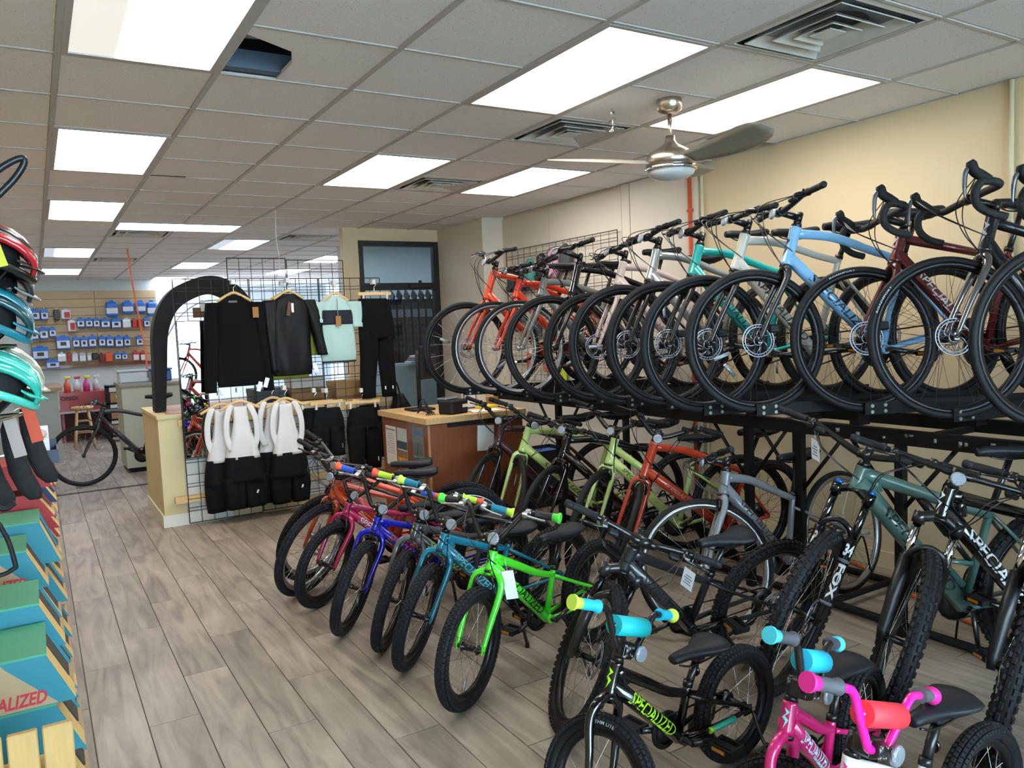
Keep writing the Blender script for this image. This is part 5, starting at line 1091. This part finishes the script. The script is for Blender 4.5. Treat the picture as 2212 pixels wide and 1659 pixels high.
# ------------------------------------------------------------------ caps and gloves on right wall panel
for k, (y, hx, lab, z) in enumerate(((7.02, '3f4246', 'dark grey cap on the right wall panel, leftmost', 2.11), (6.86, '1b2a6b', 'navy blue cap on the right wall panel', 2.12), (6.68, '4f9c92', 'sea green cap on the right wall panel', 2.16), (6.47, '26282b', 'black cap between sea green and pink caps', 2.19), (6.27, 'c79ab0', 'pink cap on the right wall panel', 2.21), (6.06, '43474a', 'charcoal cap right of the pink cap', 2.24))):
    t = thing('cap', lab, 'cap', (4.33, y, z), 'caps hanging on the right wall panel'); mt = M('felt_' + hx, hx, .85, bump=.2, bscale=80)
    MB().loft(cfolds([(0, 0, -.17, .035, .05), (0, 0, -.10, .05, .075), (0, 0, -.02, .045, .07), (-.005, 0, .06, .035, .055), (0, 0, .10, .012, .02)], 90 + k)).build('crown', mt, t)
    MB().tube(spline([(-.05, -.05, -.12), (-.065, 0, -.15), (-.05, .05, -.12)], 5), [.012, .02, .012], 8).build('visor', mt, t); MB().tube([(0, 0, .10), (.035, 0, .13)], .003, 5).build('hook', CHROME, t)
for k, (y, z, hx, lab) in enumerate(((6.75, 1.22, 'c9452a', 'orange packaged item low on the wall panel'), (6.45, 1.2, 'b0582e', 'rust packaged item low on the wall panel'), (6.2, 1.12, 'c2d62a', 'lime safety tag on the wall panel'), (6.0, 1.35, 'd9d3c2', 'cream packaged item on the wall panel'), (5.75, 1.62, 'c8a060', 'wooden block on the wall panel'), (6.6, 1.55, '2a2c30', 'black pouch on the wall panel'), (6.95, 1.6, '23252a', 'round black pouch on the wall panel by the corner'))):
    t = thing('hanging_pack', lab, 'package', (4.34, y, z), 'small packs hanging on the right wall panel'); MB().rbox((0, 0, 0), (.03, .13, .16), .008).build('pack_body', M('pack_' + hx, hx, .5, var=.15, vscale=20), t); MB().box((0, 0, .095), (.004, .05, .04)).build('header_card', WHITE, t)
# ------------------------------------------------------------------ left display: shoe boxes, helmets, socks
SBG = 'shoe boxes stacked along the left aisle'
KR = M('kraft_card', 'b49a78', .8, var=.05); KD = M('box_inside', '4a423b', .9); TE = M('box_teal', '2b8192', .6, var=.03); GR = M('box_green', '4a9f7c', .6, var=.03); RD = M('box_red', 'a3262c', .6, var=.04); YL = M('card_yellow', 'd9b572', .8, var=.05); NB = M('box_navy', '22305e', .6)
def shoe_box(label, xr, y, z, h=.165, d=.33, L=.34, side=TE, top=GR, word=False, slant=.075, rot=0):
    """display box whose aisle end is cut on a slant: open end shows kraft liner"""
    t = thing('shoe_box', label, 'shoe box', (xr, y, z), SBG, rz=rot)
    prof = [(-L, 0), (0, 0), (-slant, h), (-L, h)]
    b = MB()
    b.prism(prof, lambda a, c, q: V((a, q, c)), 0, .006); b.prism(prof, lambda a, c, q: V((a, q, c)), d - .006, d)
    b.prism([(-L, 0), (-L + .006, 0), (-L + .006, h), (-L, h)], lambda a, c, q: V((a, q, c)), .006, d - .006)
    b.build('box_side', side, t)
    MB().box((-(L + slant) / 2, d / 2, h + .004), (L - slant + .006, d + .006, .008)).build('box_lid', top, t)
    MB().prism([(-L, 0), (0, 0), (-.002, .006), (-L, .006)], lambda a, c, q: V((a, q, c)), .006, d - .006).build('box_bottom', KR, t)
    MB().prism([(-.17, .006), (-.012, .006), (-slant - .012, h), (-.17, h)], lambda a, c, q: V((a, q, c)), d * .62, d - .006).build('liner_flap', KD, t)
    MB().prism([(-.01, .006), (.0, .006), (-slant, h), (-slant - .01, h)], lambda a, c, q: V((a, q, c)), .006, d * .34).build('end_flap', YL, t)
    if word:
        MB().prism([(-L, 0.003), (-.05, .003), (-.185, h * .86), (-.2, h - .003), (-L, h - .003)], lambda a, c, q: V((a, q, c)), -.0015, -.0005).build('kraft_panel', KR, t)
        flat_text('lettering', 'SPECIALIZED', (-.318, -.0022, .012), (1, 0, 0.0), (0, 0, 1), .044, M('lettering_c43440', 'c43440', .6), t, width=.238, shear=.25, bold=.03)
    return t
shoe_box('teal shoe box with red lettering, nearest of the top boxes', .034, 2.9, .435, word=True)
shoe_box('teal shoe box directly under the nearest lettered box', .05, 2.92, .255, side=TE); shoe_box('lowest teal shoe box of the nearest stack', .06, 2.95, .075)
shoe_box('green topped shoe box just behind the nearest lettered box', .02, 3.26, .50); shoe_box('shoe box under the second stack of the left aisle', .045, 3.28, .32); shoe_box('lowest shoe box of the second stack', .055, 3.3, .14)
shoe_box('teal shoe box with red lettering, farther of the two lettered', -.02, 3.9, .555, word=True); shoe_box('shoe box under the farther lettered box', .02, 3.92, .375); shoe_box('lowest shoe box under the farther lettered box', .05, 3.94, .19)
shoe_box('green topped shoe box behind the farther lettered box', .035, 4.3, .56, h=.2); shoe_box('kraft shoe box at mid height of the fourth stack', .05, 4.3, .36); shoe_box('lowest shoe box of the fourth stack', .055, 4.3, .18)
for k, (z, lab) in enumerate(((.86, 'upper red shoe box behind the green ones'), (.70, 'lower red shoe box behind the green ones'))): shoe_box(lab, .03, 4.72, z, h=.12, side=RD, top=RD)
for k in range(5): shoe_box(['navy', 'red', 'kraft brown', 'second kraft', 'bottom kraft'][k] + ' shoe box of the far left stack', .05, 5.15, .10 + .15 * (4 - k), h=.13, side=(NB, RD, KR, KR, KR)[k], top=(NB, RD, KR, KR, KR)[k])
for k in range(5): shoe_box('red and kraft shoe box, number %s up the last stack' % ['one', 'two', 'three', 'four', 'five'][k], .055, 5.6, .08 + .16 * k, h=.14, side=(RD, KR)[k % 2], top=(RD, KR)[k % 2])
sh = thing('shoe_shelf', 'low wooden shelf carrying the shoe boxes along the left aisle', 'shelf', (0, 0, 0)); quadbox(-.40, .05, 2.88, 6.0, .04, .074).build('shelf_board', WOODL, sh)
for y in (2.9, 3.9, 4.9, 5.95): quadbox(-.38, .03, y, y + .04, 0, .04).build('shelf_foot', WOODL, sh)
quadbox(-.42, -.40, 2.88, 6.0, 0, 2.3).build('shelf_back', M('slat_tan', 'b39468', .7, var=.05), sh)
CRW = M('crate_pine', 'c09a5e', .6, var=.1, vscale=6, stretch=(14, 14, 2)); cr_ = thing('slat_crate', 'pale wooden crate of upright slats in the lower left corner', 'crate', (0, 0, 0))
for x0, x1 in ((-.053, .013), (-.127, -.063), (-.201, -.137), (-.275, -.211)): MB().rbox(((x0 + x1) / 2, 2.212, .34), (x1 - x0, .02, .64), .003).build('slat', CRW, cr_)
for z in (.12, .5): MB().rbox((-.13, 2.234, z), (.29, .022, .05), .003).build('crate_rail', CRW, cr_)
for x in (-.26, 0.0): MB().rbox((x, 2.40, .22), (.02, .31, .42), .003).build('crate_side', CRW, cr_)
MB().rbox((-.13, 2.56, .22), (.28, .02, .42), .003).build('crate_back', CRW, cr_); MB().rbox((-.13, 2.40, .012), (.28, .34, .02), .003).build('crate_floor', CRW, cr_)
# wire hook stand on the near left
hk = thing('display_hook', 'bent black steel display hook at the left picture edge', 'hook', (0, 0, 0)); 
MB().tube(spline([(-.30, 2.0, 1.23), (-.12, 2.0, 1.23), (-.085, 2.0, 1.20), (-.070, 2.0, 1.13), (-.075, 2.0, 1.115), (-.12, 2.0, 1.105), (-.3, 2.0, 1.105)], 5), .005, 8).build('hook_wire', BLACKM, hk)
MB().tube(spline([(-.30, 2.03, 1.30), (-.14, 2.03, 1.28), (-.085, 2.03, 1.245), (-.06, 2.03, 1.255)], 5), .006, 8).build('hook_arm', BLACKM, hk)
MB().cyl((-.28, 2.02, 0), (-.28, 2.02, 2.1), .014).build('hook_post', BLACKM, hk)
st = thing('wire_stand_top', 'curved black metal bracket high at the left edge', 'bracket', (0, 0, 0)); MB().tube(spline([(-.28, 2.02, 1.80), (-.10, 2.0, 1.92), (-.02, 2.0, 1.985), (.012, 2.0, 2.0), (.005, 2.0, 1.975), (-.03, 2.0, 1.93), (-.12, 2.0, 1.84), (-.28, 2.02, 1.72)], 6), .007, 8).build('bracket_loop', M('bracket_steel', '2b2e33', .35, .5), st); MB().cyl((-.28, 2.02, 1.70), (-.28, 2.02, 1.83), .012).build('bracket_clamp', BLACKM, st)
def helmet(label, loc, c1, c2, tilt, yaw, visor=False):
    t = thing('bike_helmet', label, 'helmet', group='helmets on the left display', mtx=Matrix.Translation(loc) @ Matrix.Rotation(yaw, 4, 'Z') @ Matrix.Rotation(tilt, 4, 'Y'))
    A1 = paint(c1, .25); A2 = paint(c2, .3); a, b_, c_ = .14, .105, .115
    MB().lathe([(.001, .095), (.05, .088), (.085, .06), (.098, .02), (.10, -.02)], 20).build('inner_shell', M('foam_black', '15161a', .8), t)
    for k, lat in enumerate((-.85, -.45, 0, .45, .85)):
        pts = []; 
        for q in range(13):
            th = math.pi * (-.06 + 1.06 * q / 12); x = a * math.cos(th); z = c_ * math.sin(th) * math.cos(lat * .9); y = b_ * math.sin(lat) * (0.55 + .45 * math.sin(max(0, min(math.pi, th)))); pts.append(V((x, y, z)))
        MB().tube(pts, [.008, .014, .016, .014, .008], 8, up=(0, 1, 0), asp=1.75).build('shell_rib', A1 if k % 2 == 0 else A2, t)
    rp = []
    for q in range(25): an = 2 * math.pi * q / 24; rp.append(V((a * 1.0 * math.cos(an), b_ * 1.0 * math.sin(an), -.015 - .012 * math.cos(2 * an))))
    MB().tube(rp, .014, 8, up=(0, 0, 1), caps=False).build('shell_rim', A2, t)
    MB().loft([[V((x, y, z + h_)) for h_ in (0, .006)] + [V((x - .03, y * .95, z + .012 + h_)) for h_ in (.006, 0)] for x, y, z in ((a * .85, -.085, .005), (a * 1.12, -.05, .0), (a * 1.22, 0, 0), (a * 1.12, .05, .0), (a * .85, .085, .005))]).build('visor', A1 if visor else A2, t)
    for s_ in (-1, 1): MB().tube(spline([(.07, s_ * .09, -.02), (.03, s_ * .085, -.09), (-.01, s_ * .06, -.14)], 5), .004, 5).build('strap', BLACKM, t)
    return t
helmet('red and black bike helmet on the left display', (-.115, 3.0, 1.87), 'b51a28', '17181b', .25, 0); helmet('dark teal bike helmet with chrome shelf bracket below', (-.14, 3.02, 1.68), '12474f', '1d7f96', .3, 0); helmet('off white bike helmet behind the mint one', (-.125, 3.16, 1.485), 'cfd0bd', '8d9487', .3, 0, True); helmet('mint green bike helmet with visor on the left display', (-.135, 3.0, 1.465), '2fb5a4', '4fc9b8', .3, 0, True); helmet('grey black bike helmet under the red one', (-.13, 3.16, 1.80), '2b2e33', '8d8f93', .3, 0)
ds = thing('helmet_stand', 'black display stand with shelves carrying the helmets', 'display stand', (0, 0, 0)); MB().cyl((-.2, 3.1, .075), (-.2, 3.1, 2.0), .016).build('stand_post', BLACKM, ds)
for z in (1.785, 1.60, 1.375): MB().tube(spline([(-.2, 3.1, z - .04), (-.13, 3.06, z - .02), (-.05, 3.04, z), (-.2, 2.95, z)], 4), .006, 6).build('stand_arm', CHROME, ds)
MB().rbox((-.2, 3.1, 2.0), (.10, .10, .02), .006).build('stand_cap', BLACKM, ds)
t = thing('yellow_card', 'fluorescent yellow card at the left picture edge', 'card', (-.10, 2.75, 1.83)); MB().box((0, 0, .08), (.07, .003, .17), Matrix.Rotation(-.25, 3, 'Y')).build('card', M('fluo_yellow', 'd6d914', .5), t)
t = thing('blue_strap', 'royal blue strap hanging at the left picture edge', 'strap', (-.13, 2.9, 1.72)); MB().loft(cfolds([(0, 0, -.1, .03, .012), (0, 0, 0, .035, .015), (-.01, 0, .1, .028, .012)], 5, 12)).build('strap_body', M('strap_blue', '1c1f86', .6), t)
t = thing('gold_bell', 'small gold bell at the left picture edge', 'bell', (-.125, 2.8, 1.60)); MB().sphere((0, 0, .02), .026, 14, (1, 1, .9)).build('bell_dome', M('brass', 'c9963a', .15, 1.), t); MB().cyl((0, 0, -.01), (0, 0, .01), .012).build('bell_mount', BLACKM, t)
NEO = M('neoprene', '141517', .8, bump=.25, bscale=200)
for k, (x, y, z, lab) in enumerate(((-.165, 3.2, 1.06, 'black toe cover hanging at the left picture edge'), (-.085, 3.3, 1.055, 'middle black toe cover with clear card'), (-.03, 3.42, 1.09, 'right black toe cover with orange card'))):
    t = thing('toe_cover', lab, 'toe cover', (x, y, z), 'toe covers hanging on the left display')
    MB().loft(cfolds([(.05, 0, -.01, .02, .02), (.038, 0, .02, .036, .03), (.012, 0, .09, .036, .034), (-.004, 0, .18, .031, .03), (-.012, 0, .25, .026, .024), (-.014, 0, .285, .012, .012)], 100 + k, 18, .03, 3)).build('cover', NEO, t)
    MB().box((.0, -.035, .25), (.04, .002, .20), Matrix.Rotation(-.18, 3, 'Y')).build('hang_card', M('card_orange', 'c9491f', .6) if k != 1 else M('card_clear', 'a08a80', .4), t); MB().tube([(-.3, .02, .30), (.0, .02, .31), (.03, .02, .32)], .003, 6).build('peg', CHROME, t)
bi = thing('parts_bin', 'dark blue open bin with white cartons on the left display', 'bin', (.0, 4.3, 1.05)); b = MB()
for c_, d_ in (((0, -.11, .03), (.12, .006, .062)), ((0, .11, .045), (.12, .006, .09)), ((-.06, 0, .03), (.006, .22, .062)), ((.06, 0, .03), (.006, .22, .062)), ((0, 0, .003), (.12, .22, .006))): b.box(c_, d_)
b.build('bin_shell', M('bin_slate', '2d3950', .5), bi); MB().cyl((-.06, .1, .03), (-.36, .12, .03), .006).build('bin_hook', CHROME, bi)
for c_, d_, lab in (((-.01, 4.24, 1.06), (.08, .06, .10), 'white printed carton in front of the parts bin'), ((-.015, 4.36, 1.06), (.09, .06, .15), 'white carton standing at the back of the bin')):
    t = thing('parts_carton', lab, 'carton', c_); MB().rbox((0, 0, d_[2] / 2), d_, .002).build('carton_body', WHITE, t); MB().box((0, -d_[1] / 2 - .001, d_[2] * .6), (d_[0] * .5, .001, .01)).build('print_line', M('ink_grey', '8a8a88', .7), t)
t = thing('plastic_pack', 'clear plastic pack lying on the cartons in the bin', 'package', (-.02, 4.30, 1.17)); MB().rbox((0, 0, .02), (.09, .06, .035), .01, Matrix.Rotation(.4, 3, 'Y')).build('pack_body', M('clear_plastic', 'd0b9ae', .2, coat=.6), t)
# ------------------------------------------------------------------ workshop at the back
sl = thing('slat_wall', 'tan slat wall panels with hooks at the back of the shop', 'slat wall', (0, 0, 0)); SLT = M('slat_tan2', 'c3a880', .65, var=.06, vscale=3, stretch=(1, 8, 8))
for x0, x1, zt in ((-.03, 1.02, 2.40), (1.025, 2.06, 2.52)):
    z = 1.20
    while z < zt: MB().rbox(((x0 + x1) / 2, 16.37, z + .0725), (x1 - x0, .03, .143), .004).build('slat', SLT, sl); z += .15
MB().box((1.0, 16.33, 1.18), (2.1, .05, .05)).build('ledge', WOODM, sl)
def bx(x0, x1, y0, y1):
    P = []
    for px, py in ((x0, y0), (x1, y1)):
        X = 40 + px * .3134; Y_ = 560 + py * .3134
        r = V((CAMX[0][0] * (X - 1106) - CAMX[0][1] * (Y_ - 829.5) - CAMX[0][2] * 1690, CAMX[1][0] * (X - 1106) - CAMX[1][1] * (Y_ - 829.5) - CAMX[1][2] * 1690, CAMX[2][0] * (X - 1106) - CAMX[2][1] * (Y_ - 829.5) - CAMX[2][2] * 1690)); r *= 16.27 / r.y; P.append((r.x, r.z + 1.6))
    return P[0][0], P[1][0], P[1][1], P[0][1]
PB = M('pack_blue', '2f6fc4', .45); PW = M('pack_white', 'd6dae0', .5); PR_ = M('pack_red', 'b8312c', .5); PO = M('pack_orange', 'd9552a', .5); PK = M('pack_black2', '1d1f22', .4); PC = M('pack_clear', 'a9aaa6', .3, coat=.5); PY = M('pack_yellow', 'd9cf3a', .5)
packs = [
 ('bag', 595, 690, 285, 395), ('bag', 708, 795, 285, 375), ('bag', 800, 878, 285, 372), ('bag', 878, 958, 285, 392),
 ('blue', 82, 148, 340, 420), ('blue', 150, 207, 340, 418), ('yb', 238, 285, 340, 420), ('wr', 290, 360, 345, 410),
 ('wr', 335, 395, 415, 495), ('blue', 400, 455, 402, 470), ('blue', 460, 512, 402, 468), ('blue', 513, 560, 402, 468), ('blue', 565, 632, 405, 472), ('blue', 636, 708, 405, 475), ('clr', 712, 775, 405, 472), ('red', 780, 815, 408, 472), ('red', 817, 852, 408, 472), ('blue', 860, 905, 400, 470),
 ('blue', 80, 140, 470, 555), ('blue', 142, 207, 465, 550), ('blue', 209, 260, 465, 535), ('blue', 255, 360, 525, 620), ('blue', 370, 422, 530, 608), ('blue', 425, 477, 530, 608), ('blue', 481, 538, 522, 605), ('blue', 550, 600, 525, 600), ('blue', 602, 656, 525, 602), ('blue', 662, 722, 525, 605), ('blue', 724, 772, 525, 600), ('blue', 808, 862, 525, 595),
 ('blue', 90, 212, 600, 690), ('blue', 188, 285, 690, 750), ('clr', 265, 330, 645, 705), ('red', 335, 360, 640, 705), ('clr', 365, 413, 640, 705), ('clr', 416, 466, 640, 705), ('clr', 470, 503, 640, 700), ('yb', 505, 550, 640, 690), ('dred', 553, 592, 645, 705), ('or', 596, 650, 642, 705), ('blue', 662, 706, 640, 690), ('blue', 710, 750, 640, 690), ('rw', 785, 832, 630, 700), ('rw', 836, 880, 630, 700)]
names = {'bag': 'blue and white pouch', 'blue': 'blue boxed part with white label', 'yb': 'black and yellow card pack', 'wr': 'white and red boxed part', 'clr': 'clear blister pack', 'red': 'red blister pack', 'dred': 'dark red pack', 'or': 'orange pack', 'rw': 'red and white pouch'}
rowof = lambda y: 'top row' if y < 330 else 'second row' if y < 395 else 'third row' if y < 460 else 'fourth row' if y < 620 and y >= 520 else 'left end row' if y < 520 else 'bottom row'
ordn = ['first', 'second', 'third', 'fourth', 'fifth', 'sixth', 'seventh', 'eighth', 'ninth', 'tenth', 'eleventh', 'twelfth']; cnt = {}
for kd, x0, x1, y0, y1 in packs:
    a0, a1, z0, z1 = bx(x0, x1, y0, y1); row = rowof(y0); k = (kd, row); cnt[k] = cnt.get(k, 0) + 1; w_, h_ = a1 - a0, z1 - z0
    t = thing('parts_pack', '%s, %s from left, %s of slat wall' % (names[kd], ordn[cnt[k] - 1], row), 'package', ((a0 + a1) / 2, 16.26, z0), 'packages on the back slat wall')
    mt = {'bag': PB, 'blue': PB, 'yb': PK, 'wr': PW, 'clr': PC, 'red': PR_, 'dred': M('pack_dred', '6d2622', .5), 'or': PO, 'rw': PR_}[kd]
    MB().rbox((0, 0, h_ * .45), (w_, .10, h_ * .9), .01 if kd != 'bag' else .03).build('pack_body', mt, t)
    MB().box((0, .01, h_ * .95), (w_ * .4, .01, h_ * .14)).build('hang_tab', mt if kd != 'yb' else PY, t)
    if kd in ('blue', 'bag', 'rw', 'clr'): MB().box((0, -.052, h_ * .36), (w_ * .9, .004, h_ * (.5 if kd != 'bag' else .34))).build('label_panel', PW, t)
    if kd == 'blue': MB().box((0, -.055, h_ * .40), (w_ * .42, .003, h_ * .26)).build('window_print', M('print_dark', '23262c', .4), t)
    if kd == 'wr': MB().box((w_ * .12, -.052, h_ * .4), (w_ * .6, .004, h_ * .6)).build('label_panel', PR_, t)
    MB().tube([(0, .0, h_), (0, .1, h_ + .01)], .006, 5).build('peg_hook', CHROME, t)
ct = thing('work_counter', 'grey work counter with brown top at the back left', 'counter', (0, 0, 0)); quadbox(-.9, .23, 12.1, 13.6, 0, .97).build('counter_body', M('counter_grey2', 'a3a69d', .7), ct); quadbox(-.92, .29, 12.05, 13.65, .97, 1.02).build('counter_top', M('counter_brown', '9a7a58', .5, var=.1), ct)
cb_ = thing('storage_cabinet', 'pale green cabinet behind the black commuter bicycle', 'cabinet', (0, 0, 0)); quadbox(.86, 1.6, 10.45, 11.2, .06, 1.05).build('cabinet_body', M('cabinet_sage', 'b3b6a2', .6), cb_); quadbox(.84, 1.62, 10.42, 11.22, 1.05, 1.08).build('cabinet_top', M('cabinet_top', '8f8a7e', .5), cb_); quadbox(.9, 1.58, 10.5, 11.18, 0, .06).build('plinth', BLACKM, cb_)
for nm, lab, c_, d_, hx in (('storage_tub', 'clear plastic tub on the sage cabinet', (1.02, 10.8, 1.08), (.32, .3, .14), 'b9c0c6'), ('storage_tub', 'blue tub on the sage cabinet', (1.34, 10.8, 1.08), (.24, .3, .14), '2f6098')):
    t = thing(nm, lab, 'tub', c_); MB().rbox((0, 0, d_[2] / 2), d_, .015).build('tub_body', M('tub_' + hx, hx, .3, coat=.3), t); MB().rbox((0, 0, d_[2] + .01), (d_[0] + .02, d_[1] + .02, .02), .005).build('tub_lid', M('tub_lid_' + hx, hx, .4), t)
tb = thing('tool_chest', 'red tool chest bench at the back of the workshop', 'tool chest', (0, 0, 0)); TR = M('chest_red', 'a8232b', .35, coat=.4)
quadbox(.30, 1.0, 14.5, 15.1, .50, .80).build('chest_body', TR, tb); quadbox(.28, 1.02, 14.48, 15.12, .47, .50).build('chest_shelf', M('shelf_pale', 'cfc9c2', .4), tb); quadbox(.30, 1.0, 15.0, 15.1, 0, .47).build('chest_back', M('chest_dark', '5a1c1f', .5), tb)
for x in (.31, .97): quadbox(x, x + .03, 14.52, 15.08, 0, .47).build('leg', TR, tb)
flat_text('lettering', 'ONEX', (.31, 14.497, .68), (1, 0, 0), (0, 0, 1), .07, M('lettering_301012', '301012', .5), tb, width=.26, bold=.03)
for k, (x, hx, cap, lab) in enumerate(((.42, 'd9664a', 'd9cf2a', 'spray bottle with orange liquid on the tool chest'), (.70, 'c93a8a', 'd9cf2a', 'spray bottle with pink liquid on the tool chest'), (.56, 'd0d4d8', 'c23a3a', 'white bottle between the two spray bottles'), (.84, 'b7bcc4', 'd0d4d8', 'clear jar on the tool chest by the stool'))):
    t = thing('spray_bottle', lab, 'bottle', (x, 14.75, .80), 'bottles on the tool chest'); MB().lathe([(.001, 0), (.05, 0), (.052, .12), (.03, .17), (.018, .19), (.018, .21)], 14).build('bottle_body', M('liquid_' + hx, hx, .2, coat=.5), t); MB().rbox((.015, 0, .235), (.09, .03, .045), .008).build('bottle_head', M('cap_' + cap, cap, .4), t)
sf = thing('parts_shelf', 'dark metal shelf with wooden bins at the back', 'shelf', (0, 0, 0))
for x in (.93, 1.5): quadbox(x, x + .04, 13.9, 14.3, 0, .9).build('shelf_upright', BLACKM, sf)
for z in (.08, .34, .60, .87): quadbox(.93, 1.54, 13.9, 14.3, z, z + .025).build('shelf_board', BLACKM, sf)
for k, (x, z) in enumerate(((1.09, .107), (1.36, .107), (1.09, .367), (1.36, .367), (1.09, .627), (1.36, .627))):
    t = thing('parts_crate', '%s wooden parts crate on the dark metal shelf' % ['lower left', 'lower right', 'middle left', 'middle right', 'upper left', 'upper right'][k], 'crate', (x, 14.05, z), 'crates on the dark shelf'); MB().rbox((0, 0, .08), (.23, .26, .16), .006).build('crate_body', M('crate_wood', 'a87f55', .6, var=.1), t); MB().box((0, -.132, .10), (.06, .004, .04)).build('label_card', WHITE, t)
so = thing('stool', 'round wooden stool in front of the tool chest', 'stool', (.56, 13.5, 0)); MB().lathe([(.001, .60), (.15, .60), (.155, .625), (.15, .64), (.001, .64)], 22).build('seat', WOODL, so)
for k in range(4): a = math.pi / 4 + k * math.pi / 2; MB().cyl((.19 * math.cos(a), .19 * math.sin(a), 0), (.10 * math.cos(a), .10 * math.sin(a), .61), .018).build('leg', WOODL, so)
for z, r in ((.25, .155), (.42, .13)): MB().tube([V((r * math.cos(a_), r * math.sin(a_), z)) for a_ in (math.pi / 4, 3 * math.pi / 4, 5 * math.pi / 4, 7 * math.pi / 4, math.pi / 4)], .009, 6).build('rung', WOODL, so)
ts = struct('trim_5', MB().box((.75, 9.5, .003), (1.9, .06, .006)), M('threshold_black', '2b2b2d', .5))
# commuter bicycle in the workshop, and bicycles by the shop front (seen in the mirror)
g = dict(TYPES['hybrid']); g.update(R=.345, fc=.60, htl=.14)
make_bike('hybrid_bicycle', 'matte black hybrid bicycle standing before the back workshop', 'bicycles beyond the half wall', g, (.385, 9.9, 0, math.pi, .03, 0), dict(HYB, c='14161a', rough=.4, word=('3a3c42', .2, .85, .046), rotor=0, band='t', tw=.034, dark=False, stand=True))
pf = thing('display_platform', 'low wooden platform inside the front window, seen in mirror', 'platform', (0, 0, 0)); quadbox(1.2, 4.1, -2.8, -1.5, .52, .56).build('platform_top', WOODL, pf)
for x in (1.3, 2.6, 4.0):
    for y in (-2.75, -1.55): quadbox(x - .04, x + .04, y - .04, y + .04, 0, .52).build('leg', WOODL, pf)
g2 = dict(TYPES['hybrid'])
make_bike('hybrid_bicycle', 'bright red bicycle on the window platform, reflected in the mirror', 'bicycles by the shop front', g2, (2.35, -1.9, .56, math.pi * .86, 0, .1), dict(HYB, c='c9261c', rotor=0))
make_bike('hybrid_bicycle', 'silver bicycle reflected in the middle of the mirror', 'bicycles by the shop front', g2, (2.15, -.95, 0, math.pi * .9, 0, .2), dict(HYB, c='a9adb2', rotor=0))
make_bike('hybrid_bicycle', 'red bicycle reflected at the bottom of the mirror', 'bicycles by the shop front', g2, (2.1, -.35, 0, math.pi * .86, 0, .2), dict(CITY, c='c22a20'))
